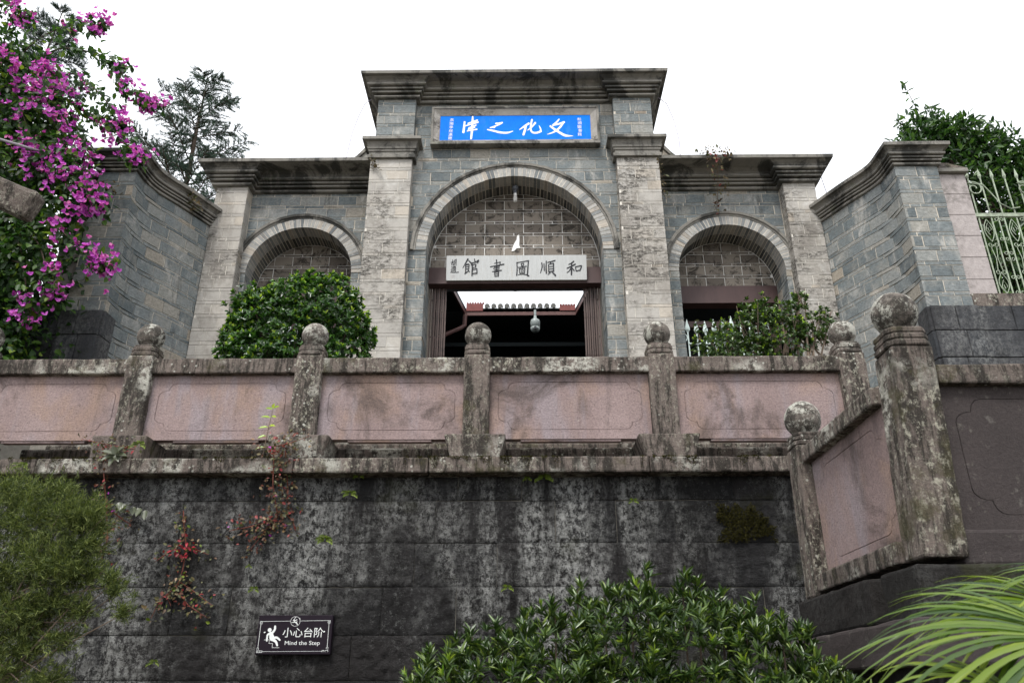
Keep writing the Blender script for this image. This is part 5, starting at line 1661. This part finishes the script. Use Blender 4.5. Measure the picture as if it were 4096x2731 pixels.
k2 = rng.random(len(cp)) < .75
V2, F2 = leaf_arrays(cp[k2], D2[k2], rng.normal(0, .5, cp[k2].shape) + [0, -.7, .5], rng.uniform(.065, .12, k2.sum()), rng.uniform(.035, .07, k2.sum()), .15)
foliage("crown", [(V1, F1, 0), (V2, F2, 0)], [G['boug']], t)
# bract clusters
C = []
for p, f in zip(cp, cf):
    if f > .5 and random.random() < (.075 + .27 * (f > .9)): C.append(p + np.array([random.gauss(0, .05), random.gauss(-.03, .04), random.gauss(0, .05)]))
fl = [(-6.35, 7.75, 8.75, .35, .25, .3), (-6.0, 7.7, 8.5, .4, .25, .3), (-5.75, 7.7, 8.25, .35, .25, .3), (-6.6, 7.7, 9.1, .35, .25, .35), (-5.5, 7.7, 7.9, .3, .2, .3), (-5.3, 7.7, 7.4, .28, .2, .35), (-6.1, 7.7, 8.9, .35, .2, .25), (-6.55, 7.7, 8.4, .4, .25, .3), (-5.55, 7.7, 7.2, .3, .2, .3), (-5.25, 7.7, 6.75, .22, .2, .3), (-5.35, 7.7, 6.2, .15, .2, .25), (-6.9, 7.7, 9.2, .3, .3, .4), (-5.2, 7.7, 5.85, .12, .15, .15), (-5.9, 7.7, 7.6, .35, .2, .3)]
Q, _ = blob_points(fl, 150, .1)
C = np.concatenate([np.array(C), Q])
# every head is a tuft of a few three-bract flowers
H = np.repeat(C, 3, 0) + rng.normal(0, .045, (len(C) * 3, 3))
ax = unit(rng.normal(0, .7, H.shape) + [.2, -.9, .1])
A = unit(np.cross(ax, [[.2, .3, .9]])); B = np.cross(ax, A)
PP, DD, NN = [], [], []
for j in range(4):
    tt = 2 * math.pi * (j / 3.3) + rng.uniform(0, .8, len(H))
    rad = A * np.cos(tt)[:, None] + B * np.sin(tt)[:, None]
    PP.append(H); DD.append(unit(rad + ax * .55)); NN.append(ax - rad * .5)
nH = len(H) * 4
V, F = leaf_arrays(np.concatenate(PP), np.concatenate(DD), np.concatenate(NN), rng.uniform(.032, .056, nH), rng.uniform(.028, .046, nH), .14, -.12)
foliage("flowers", [(V, F, 0)], [G['bract']], t)

# conifers behind the wall
def conifer(name, label, base, top, hw, nb, mat, needle, seed, droop=-.12, y0=.0, nlen=.12):
    random.seed(seed)
    t = thing(name, label, "tree", base)
    b = Vector(base); tp = Vector(top)
    m = MB(); m.tube([b, b.lerp(tp, .5) + Vector((.1, 0, 0)), tp], [.14, .08, .015], 8)
    P, D = [], []
    for k in range(nb):
        f = y0 + (1 - y0) * (k + random.random() * .6) / nb
        o = b.lerp(tp, f)
        ang = k * 2.4 + random.uniform(-.4, .4)
        l = hw * (1.02 - f) ** .75 * random.uniform(.7, 1.15) + .2
        d = Vector((math.cos(ang), math.sin(ang) * .8, random.uniform(.25, .55)))
        d.normalize()
        pts = [o + d * l * s + Vector((0, 0, droop * l * s * s * 2)) for s in (0, .35, .7, 1)]
        m.tube(pts, [.05 * (1.1 - f), .035 * (1.1 - f), .02 * (1.1 - f), .006], 5, 0, False)
        n = int(8 + l * 17)
        for i in range(n):
            s = .15 + .85 * (i + random.random()) / n
            j = min(2, int(s * 3)); q = pts[j].lerp(pts[j + 1], s * 3 - j)
            sd = Vector((-d.y, d.x, 0)) * random.choice((-1, 1)) + d * .7 + Vector((0, 0, random.uniform(-.45, .35)))
            sd.normalize(); sl = random.uniform(.25, .62) * (1.15 - s * .6) * min(1, l / 1.2 + .3)
            e = q + sd * sl + Vector((0, 0, -.12 * sl))
            m.tube([q, e], [.010, .004], 3, 0, False)
            for _ in range(int(needle * 1.5 * sl / .4)):
                r_ = random.random(); P.append(q.lerp(e, r_)); D.append((sd + Vector((random.gauss(0, .55), random.gauss(0, .55), random.gauss(.15, .45)))))
    m.build("trunk", M['bark'], t)
    P = np.array(P); D = np.array(D)
    V, F = needle_arrays(P, D, rng.uniform(.6, 1.1, len(P)) * nlen, np.full(len(P), .011))
    foliage("crown", [(V, F, 0)], [mat], t)
    return t


conifer("deodar_tree", "dark blue green conifer rising behind the left side gate", (-9.35, 18, 9.5), (-9.15, 18, 18.2), 3.3, 52, G['needle'], 30, 5, -.05, .25)
conifer("cedar_tree", "drooping cedar whose branches show behind the magenta vine", (-16.9, 20, 8), (-15.6, 20, 23.0), 4.4, 46, G['cedar'], 34, 11, -.30, .45, .2)
random.seed(99)

# broadleaf tree behind the green fence
t = thing("broadleaf_tree", "tall green broadleaf tree behind the green iron fence", "tree", (8.8, 12, 3.5))
bl = [(8.7, 12.2, 9.2, 1.1, .9, 1.1), (8.0, 12, 10.1, .7, .7, .75), (9.2, 12, 9.9, .8, .8, .7), (8.3, 12, 8.4, 1.2, .9, .8), (9.4, 12.2, 8.6, .9, .9, 1.0), (7.5, 12, 10.9, .45, .5, .55), (8.2, 12, 10.9, .4, .5, .5), (8.6, 12, 7.4, 1.5, .8, .9), (7.3, 11.9, 10.2, .4, .4, .5), (8.9, 12, 10.5, .6, .5, .5), (7.55, 12, 11.05, .5, .5, .5), (8.1, 12, 11.05, .45, .5, .42), (7.1, 12, 10.7, .3, .4, .35), (9.3, 12, 10.3, .6, .5, .5), (8.6, 12, 10.8, .5, .5, .4)]
P, O = blob_points(bl, 15000, .25)
spk = [((7.55, 12, 11.2), (7.36, 12, 12.4)), ((7.4, 12, 10.9), (7.05, 12, 11.5)), ((7.9, 12, 11.2), (7.75, 12, 11.8)), ((8.3, 12, 11.1), (8.25, 12, 11.55)), ((7.2, 12, 10.5), (6.85, 12, 10.75)), ((8.9, 12, 10.8), (8.95, 12, 11.15)), ((7.1, 12, 9.9), (6.75, 12, 9.7)), ((9.3, 12, 10.5), (9.35, 12, 10.9))]
m = MB(); m.tube([(8.8, 12.2, 3.5), (8.7, 12.2, 6.5), (8.3, 12.1, 9.0), (7.8, 12, 10.8)], [.16, .13, .08, .03], 8)
branches(m, (8.6, 12.2, 7.0), [(b[0], b[1], b[2] + b[5] * .6) for b in bl], .05)
PS = []
for a, b in spk:
    a, b = Vector(a), Vector(b); m.tube([a, a.lerp(b, .5) + Vector((.03, 0, 0)), b], [.012, .008, .004], 5, 0, False)
    for i in range(34): PS.append(a.lerp(b, random.random()))
PS = np.array(PS); P2 = np.concatenate([P, PS]); O2 = np.concatenate([O, rng.normal(0, 1, PS.shape)])
m.build("trunk", M['bark'], t)
V, F = leaf_arrays(P2, unit(O2 * .5 + rng.normal(0, .6, P2.shape) + [0, 0, .1]), rng.normal(0, .5, P2.shape) + [0, -.4, .8], rng.uniform(.11, .19, len(P2)), rng.uniform(.04, .07, len(P2)), .2)
foliage("crown", [(V, F, 0)], [G['tree']], t)

# feathery juniper at the lower left
t = thing("juniper", "feathery yellow green juniper in the lower left corner", "shrub", (-3.6, 5.7, 0))
bl = [(-3.55, 5.7, 2.78, .42, .35, .28), (-3.15, 5.65, 2.78, .2, .25, .2), (-3.25, 5.6, 2.45, .3, .3, .22), (-3.75, 5.7, 2.35, .4, .4, .35), (-3.0, 5.6, 2.58, .12, .2, .1), (-3.35, 5.6, 2.12, .2, .3, .14), (-3.05, 5.6, 1.98, .12, .2, .12), (-3.55, 5.6, 1.75, .36, .3, .25), (-3.1, 5.6, 1.72, .16, .2, .1), (-2.78, 5.6, 2.28, .10, .12, .06), (-2.68, 5.6, 2.14, .07, .1, .08), (-3.8, 5.8, 1.5, .4, .3, .3), (-3.5, 5.7, 1.2, .6, .4, .3), (-3.02, 5.6, 2.78, .13, .2, .16), (-3.1, 5.6, 2.42, .2, .2, .2), (-2.95, 5.6, 2.4, .12, .15, .1), (-2.82, 5.6, 2.36, .12, .12, .08), (-3.15, 5.6, 2.2, .2, .2, .12), (-3.6, 5.75, 2.1, .4, .3, .25), (-2.95, 5.58, 2.15, .1, .12, .08), (-3.3, 5.6, 1.9, .2, .2, .12), (-3.75, 5.75, 3.0, .25, .3, .14), (-3.35, 5.7, 2.98, .12, .2, .1)]
P, O = blob_points(bl, 4600, .3)
m = MB(); root = (-3.7, 5.8, .2)
m.tube([(-3.7, 5.8, 0), (-3.72, 5.8, 1.0), (-3.8, 5.8, 1.9)], [.08, .06, .03], 7)
branches(m, (-3.9, 5.8, 1.2), [(b[0] + .6 * b[3], b[1], b[2]) for b in bl], .012, 1, 5, .05)
branches(m, (-3.9, 5.75, 1.9), [(-2.75, 5.58, 2.3), (-3.0, 5.55, 2.45), (-2.9, 5.55, 2.05), (-3.1, 5.5, 1.75), (-2.95, 5.5, 1.5), (-3.2, 5.5, 2.3)], .010, 1, 5, .1)
m.build("stems", [M['bark'], M['twig']], t)
D = unit(O * .9 + np.array([[.25, -.2, .55]]) + rng.normal(0, .3, P.shape))
PP, DD = [], []
for k in range(20):
    f = rng.random((len(P), 1)); PP.append(P - D * .09 * (1 - f) + rng.normal(0, .008, P.shape)); DD.append(D + rng.normal(0, .55, P.shape))
PP, DD = np.concatenate(PP), np.concatenate(DD)
V, F = needle_arrays(PP, DD, rng.uniform(.022, .055, len(PP)), np.full(len(PP), .0045))
foliage("crown", [(V, F, 0)], [G['juniper']], t)

# clipped hedge along the bottom
t = thing("hedge", "dark green narrow leaved hedge below the basalt wall", "hedge", (.7, 5.2, 0))
bl = [(-.45, 5.1, 1.45, .3, .3, .36), (-.1, 5.1, 1.6, .35, .35, .34), (.25, 5.1, 1.75, .35, .35, .32), (.62, 5.1, 1.85, .36, .38, .34), (1.0, 5.1, 1.82, .36, .38, .34), (1.4, 5.05, 1.72, .36, .35, .3), (1.70, 5.0, 1.5, .26, .35, .28), (-.2, 4.9, 1.2, .5, .35, .4), (.5, 4.85, 1.35, .5, .35, .45), (1.1, 4.85, 1.3, .5, .35, .42), (1.6, 4.8, 1.3, .35, .3, .35)]
P, O = blob_points(bl, 3300, .72)
keep = (P[:, 1] < 5.5) & (P[:, 2] > 1.2)
P, O = P[keep], O[keep]
D = unit(O * .55 + np.array([[0, -.25, .85]]) + rng.normal(0, .28, P.shape))
V1, F1 = rosettes(P, D, 12, .078, .015, .75)
top = rng.random(len(P)) < .055
V2, F2 = rosettes(P[top] + D[top] * .04, D[top], 6, .06, .013, .45)
tp = [(-.42, 1.9), (-.3, 1.95), (-.12, 2.0), (.02, 2.04), (.2, 2.1), (.34, 2.22), (.5, 2.18), (.66, 2.24), (.76, 2.31), (.98, 2.28), (1.06, 2.24), (1.2, 2.16), (1.34, 2.12), (1.55, 2.03), (1.68, 1.98), (-.56, 1.82)]
TP = np.array([(x + rng.normal(0, .02), 5.05 + rng.normal(0, .06), z - j * .035) for x, z in tp for j in range(5)])
V3, F3 = rosettes(TP, np.tile([[0, -.1, 1.0]], (len(TP), 1)) + rng.normal(0, .15, TP.shape), 12, .085, .016, .7)
foliage("foliage", [(V1, F1, 0), (V2, F2, 1), (V3, F3, 0)], [G['hedge'], G['hedge_new']], t)
m = MB()
for x, z in tp: m.tube([(x + random.uniform(-.1, .1), 5.15, .0), (x, 5.1, z * .6), (x, 5.06, z - .02)], [.015, .009, .004], 5)
m.build("stems", M['bark'], t)

# fan palm in the lower right corner
t = thing("fan_palm", "bright green fan palm fronds drooping in the lower right corner", "palm", (1.75, 2.6, 0))


def frond(hub, ax, nrm, ln, n, spread, name="frond", droop=.55):
    """a fan leaf: folded segments radiating from the hub, drooping at their tips"""
    hub, ax, nrm = Vector(hub), Vector(ax).normalized(), Vector(nrm).normalized()
    side = ax.cross(nrm).normalized(); nrm = side.cross(ax)
    vs = []; fs = []
    for i in range(n):
        a = spread * (2 * (i + .5) / n - 1) + random.uniform(-.02, .02)
        d = ax * math.cos(a) + side * math.sin(a)
        sd = (side * math.cos(a) - ax * math.sin(a))
        l = ln * (1 - .22 * abs(a) / spread) * random.uniform(.9, 1.08)
        w0 = random.uniform(.0065, .0105); b = len(vs); K = 9
        dr = droop * random.uniform(.7, 1.4)
        tw = random.uniform(-.3, .3)
        for k in range(K + 1):
            f = k / K
            p = hub + d * l * (f - .10 * dr * f ** 3) + Vector((0, 0, -1)) * l * dr * .55 * f ** 2.6 + nrm * .02 * math.sin(f * 3)
            wd = w0 * min(1, .25 + f * 2.4) * (1 - max(0, f - .55) / .45) ** .8 + .0006
            s2 = (sd + nrm * tw * f).normalized()
            vs += [p - s2 * wd + nrm * wd * .35, p, p + s2 * wd + nrm * wd * .35]
        for k in range(K):
            q = b + k * 3
            fs += [(q, q + 1, q + 4, q + 3), (q + 1, q + 2, q + 5, q + 4)]
    m = MB(); m.add(vs, fs)
    return m.build(name, G['palm'], t, smooth=True)


frond((1.80, 2.7, 1.83), (-1, -.12, .10), (0.05, -.75, 1), .62, 42, 1.25)
frond((1.60, 2.45, 1.745), (-1, -.05, .05), (.1, -.7, 1), .72, 44, 1.2)
frond((1.96, 2.75, 1.90), (-.75, -.2, .12), (.1, -.6, 1), .50, 38, 1.4)
frond((1.70, 2.55, 1.62), (-.3, -.3, .6), (.1, -1, .3), .40, 30, 1.5, droop=.9)
frond((1.40, 2.4, 1.57), (-.9, -.2, .25), (.1, -.6, 1), .5, 26, 1.2)
m = MB()
for h in ((1.80, 2.7, 1.83), (1.60, 2.45, 1.745), (1.96, 2.75, 1.90), (1.70, 2.55, 1.62), (1.40, 2.4, 1.57)): m.tube([(1.9, 2.7, .2), (1.9, 2.65, 1.0), h], [.02, .014, .008], 6)
m.build("stalks", G['palm'], t)


# creepers, ferns and weeds on the walls
def creeper(name, label, cat, lines, mats, n, L=.045, y=6.96, group=None, stem='redstem', weights=None, spread=.05, flat_=.35):
    t = thing(name, label, cat, (lines[0][0][0], y, lines[0][0][1]), group)
    m = MB(); P = []
    for ln in lines:
        pts = [Vector((p[0], (p[2] if len(p) > 2 else y), p[1])) for p in ln]
        m.tube(pts, [.005] * (len(pts) - 1) + [.002], 4, 0, False)
        tot = sum((b - a).length for a, b in zip(pts, pts[1:]))
        for a, b in zip(pts, pts[1:]):
            for _ in range(max(1, int(n * (b - a).length))):
                q = a.lerp(b, random.random()); P.append((q.x + random.gauss(0, spread), q.y - abs(random.gauss(0, .022)), q.z + random.gauss(0, spread)))
    m.build("stems", M[stem], t)
    P = np.array(P)
    D = rng.normal(0, .6, P.shape) + [0, -.45, -.35]
    s = rng.uniform(.6, 1.3, len(P))
    idx = rng.choice(len(mats), len(P), p=weights)
    gs = []
    for k in range(len(mats)):
        q = idx == k
        if q.any():
            V, F = leaf_arrays(P[q], D[q], rng.normal(0, flat_, P[q].shape) + [0, -1, .5], L * s[q], L * .6 * s[q], .15); gs.append((V, F, k))
    foliage("leaves", gs, [G[x] for x in mats], t)
    return t


creeper("red_creeper", "reddish creeper trailing off the ledge beside the juniper", "creeper", [[(-3.45, 3.62, 6.83), (-3.7, 3.66, 6.83), (-3.95, 3.72, 6.85)], [(-3.75, 3.66, 6.83), (-3.7, 3.4, 6.86), (-3.66, 3.1), (-3.6, 2.85), (-3.62, 2.65)], [(-3.62, 3.1), (-3.5, 3.02), (-3.42, 2.98)]], ['red', 'olive', 'bract'], 120, .036, weights=[.5, .49, .01])
creeper("red_creeper", "red leaved creeper hanging from the ledge under the second stone post from the juniper", "creeper", [[(-2.36, 3.62, 6.83), (-2.1, 3.66, 6.83), (-1.9, 3.74, 6.84)], [(-2.2, 3.6, 6.82), (-2.18, 3.3, 6.84), (-2.14, 3.05), (-2.2, 2.9)], [(-2.1, 3.6, 6.82), (-2.08, 3.3), (-2.05, 3.05)], [(-2.15, 3.05), (-2.25, 2.9), (-2.35, 2.75)], [(-2.2, 3.0), (-2.4, 2.95), (-2.55, 2.92)], [(-2.1, 3.1), (-2.0, 3.0), (-1.97, 2.92)]], ['red', 'olive', 'bract'], 190, .036, spread=.055, weights=[.55, .44, .01])
creeper("red_creeper", "scarlet and olive creeper spreading low on the basalt between juniper and sign", "creeper", [[(-2.98, 3.1), (-2.95, 2.95), (-2.9, 2.78), (-2.9, 2.6), (-2.93, 2.4)], [(-2.9, 2.8), (-2.78, 2.75), (-2.7, 2.72)], [(-2.95, 2.8), (-3.1, 2.7), (-3.15, 2.66)], [(-2.92, 2.5), (-2.75, 2.4), (-2.6, 2.3)], [(-2.93, 2.45), (-3.05, 2.35), (-3.1, 2.2)], [(-2.9, 2.4), (-2.8, 2.3), (-2.62, 2.2)], [(-2.9, 2.5), (-3.0, 2.38), (-2.95, 2.3)]], ['olive', 'red', 'fern'], 120, .038, spread=.045, weights=[.66, .27, .07])
V = None
t = thing("scarlet_leaves", "tuft of bright scarlet leaves on the basalt above the low creeper", "plant", (-2.9, 6.95, 2.78))
P = np.column_stack([rng.uniform(-3.02, -2.80, 18), np.full(18, 6.93), rng.uniform(2.70, 2.84, 18)])
V, F = leaf_arrays(P, rng.normal(0, .5, P.shape) + [0, -.4, -.2], np.tile([[0, -1, .6]], (18, 1)), rng.uniform(.035, .055, 18), rng.uniform(.022, .03, 18))
scar = m_leaf("scarlet_leaf", [(0, (.16, .014, .022)), (1, (.33, .025, .04))], .5, .3, .2)
foliage("leaves", [(V, F, 0)], [scar], t)
t = thing("broad_leaved_weed", "weed with large pale grey green leaves on the ledge above the juniper", "plant", (-3.6, 6.82, 3.5))
for k in range(8):
    a = k * .9
    V, F = leaf_arrays([(-3.6, 6.80, 3.56)], [(math.cos(a), -.5, math.sin(a) * .9)], [(0, -1, .8)], [random.uniform(.085, .135)], [.055], .15, .25)
    foliage("leaf", [(V, F, 0)], [G['broad']], t)
t = thing("broad_leaved_weed", "cluster of grey green leaves rooted in the basalt right of the juniper", "plant", (-3.4, 6.95, 3.15))
for k in range(8):
    V, F = leaf_arrays([(-3.55 + k * .035, 6.93, 3.17 - .01 * k)], [(random.uniform(-.3, .9), -.4, random.uniform(-.9, .2))], [(0, -1, .6)], [random.uniform(.07, .11)], [.055], .15, .2)
    foliage("leaf", [(V, F, 0)], [G['broad']], t)


def fern(loc, label, k=5, L=.11):
    t = thing("fern", label, "fern", loc, "small ferns in the wall joints")
    P, D = [], []
    for i in range(k):
        a = -.3 + i * (math.pi + .6) / max(1, k - 1); d = Vector((math.cos(a) * .9, -.45, math.sin(a) * .6 + .1)); l = L * random.uniform(.7, 1.2)
        for j in range(9):
            f = .15 + .85 * j / 9; q = Vector(loc) + d * l * f + Vector((0, 0, -.4 * l * f * f))
            for sd in (-1, 1): P.append(q); D.append(Vector((-d.z * sd, -.3, d.x * sd)) + d * .5)
    V, F = leaf_arrays(P, D, np.tile([[0, -1, .7]], (len(P), 1)), np.full(len(P), L * .22), np.full(len(P), L * .1))
    foliage("fronds", [(V, F, 0)], [G['fern']], t)


for x, z, lab, k, L in ((-1.70, 2.84, "bright yellow green fern in the basalt joint above the sign", 6, .13), (-1.52, 3.24, "yellow fern hanging below the ledge right of the red creeper", 5, .11), (-2.26, 2.43, "tiny fern in the joint just above the sign's left corner", 4, .09), (.20, 3.38, "bright fern under the ledge beneath the middle of the balustrade", 6, .12), (.05, 3.37, "small fern left of the bright one under the ledge", 4, .08),
                        (-1.45, 3.40, "fern tuft tucked under the ledge beside the hanging red creeper", 5, .1), (-.12, 2.44, "little green weed in the joint above the hedge", 4, .09), (-3.0, 1.86, "yellow fern low on the basalt near the bottom edge", 4, .09), (-4.42, 3.47, "yellow green fern on the ledge at the far left", 5, .12), (.98, 3.17, "dark green sprig in the upper joint right of centre", 4, .08), (-3.42, 3.66, "yellow fern on the ledge beside the pale leaved weed", 5, .12), (-2.33, 2.62, "tiny yellow fern left of the red creeper's lowest tip", 3, .06)):
    fern((x, 6.95 if z < 3.42 else 6.83, z), lab, k, L * .72)
t = thing("sapling", "bright green seedling growing up in front of a pink panel", "plant", (-2.33, 6.93, 3.75))
m = MB(); m.tube([(-2.33, 6.93, 3.6), (-2.31, 6.92, 3.85), (-2.29, 6.92, 4.03)], [.005, .004, .002], 5); m.build("stem", M['twig'], t)
P = [(-2.29, 6.92, 4.03), (-2.29, 6.92, 4.02), (-2.30, 6.92, 3.95), (-2.30, 6.92, 3.94), (-2.31, 6.92, 3.86), (-2.31, 6.92, 3.85), (-2.32, 6.92, 3.77), (-2.32, 6.92, 3.66), (-2.29, 6.92, 4.03)]
V, F = leaf_arrays(P, [(.7, -.3, .2), (-.7, -.3, .1), (.8, -.3, -.1), (-.9, -.3, .1), (.9, -.3, .0), (-.9, -.3, -.1), (-.9, -.3, -.3), (-.9, -.3, -.2), (.2, -.3, .9)], np.tile([[0, -.8, .8]], (9, 1)), [.07, .07, .06, .09, .07, .09, .08, .08, .05], [.035] * 9)
foliage("leaves", [(V, F, 0)], [G['bush_new']], t)
creeper("cornice_creeper", "reddish creeper hanging over the right side gate's cornice", "creeper", [[(2.72, 9.09, 9.83), (2.95, 9.12, 9.83), (3.22, 9.11, 9.84)], [(2.98, 9.1, 9.83), (2.97, 8.95, 9.84), (3.0, 8.75, 10.02), (3.0, 8.5, 10.2), (2.98, 8.35, 10.26)], [(2.9, 9.08, 9.83), (2.86, 8.98, 9.83), (2.80, 8.92, 9.84)], [(3.1, 9.08, 9.83), (3.14, 8.98, 9.83)]], ['dry', 'olive', 'red'], 95, .06, 9.83, stem='twig', spread=.055, weights=[.45, .3, .25])
creeper("dry_weed", "dry weed at the foot of the left capital", "weed", [[(XC - 2.16, 9.05, 9.83), (XC - 2.12, 8.9, 9.82), (XC - 2.02, 8.85, 9.82)]], ['dry', 'olive'], 110, .05, 9.82, "weeds by the capitals", 'twig', spread=.035)
creeper("dry_weed", "green weed hanging at the foot of the right capital", "weed", [[(XC + 2.16, 9.0, 9.83), (XC + 2.2, 8.8, 9.9), (XC + 2.2, 8.55, 10.0), (XC + 2.3, 8.45, 10.1)]], ['dry', 'olive'], 90, .055, 9.82, "weeds by the capitals", 'twig', spread=.03)
creeper("dry_weed", "grassy weed on the cornice of the left screen wall", "weed", [[(-4.80, 8.28, 9.55), (-4.74, 8.15, 9.65), (-4.7, 8.1, 9.75)]], ['dry', 'olive'], 120, .07, 9.6, "weeds on the screen wall", 'twig', spread=.05)
creeper("dry_weed", "brown weed clump on the side of the left pier", "weed", [[(-5.55, 7.75, 8.68), (-5.45, 7.72, 8.68), (-5.38, 7.7, 8.7)]], ['dry'], 260, .05, 8.68, "weeds on the left pier", 'twig', spread=.06)

# moss on the basalt and the ledge
P = []
while len(P) < 2600:
    x, z = random.uniform(1.62, 2.24), random.uniform(2.79, 3.19)
    q = Vector((x, 0, z))
    if mnoise.noise(q * 9) * .09 + mnoise.noise(q * 26) * .05 + max(abs(x - 1.93) - .21, abs(z - 2.99) - .13, (x - 1.93) + (z - 2.99) - .24) < 0.01: P.append((x, 6.972 - .01 * random.random(), z))
P = np.array(P)
V, F = leaf_arrays(P, rng.normal(0, .6, P.shape) + [0, -.7, .2], rng.normal(0, .6, P.shape) + [0, -1, .4], rng.uniform(.010, .024, len(P)), rng.uniform(.006, .012, len(P)))
tag(foliage("moss_patch", [(V, F, 0)], [M['moss']], rw), kind="stuff")
P = []
for x0, l in ((-.78, .66), (-.2, .35), (-2.85, .6), (-4.6, .8), (.05, .3), (-1.05, .3), (1.05, .5), (1.9, .3), (-3.75, .25)):
    for i in range(int(l * 900)):
        x = x0 + l * random.random(); q = Vector((x, 0, 0))
        dn = mnoise.noise(q * 11); 
        if dn < -.05: continue
        z = 3.55 - random.random() ** 2 * .10 * (dn + .1) * 2
        P.append((x, 6.838 if z < 3.543 else 6.84 + .03 * random.random(), z))
P = np.array(P)
V, F = leaf_arrays(P, rng.normal(0, .6, P.shape) + [0, -.6, .3], rng.normal(0, .6, P.shape) + [0, -1, .4], rng.uniform(.008, .018, len(P)), rng.uniform(.005, .010, len(P)))
tag(foliage("moss_cushions", [(V, F, 0)], [M['moss']], rw), kind="stuff")
flush_bricks()
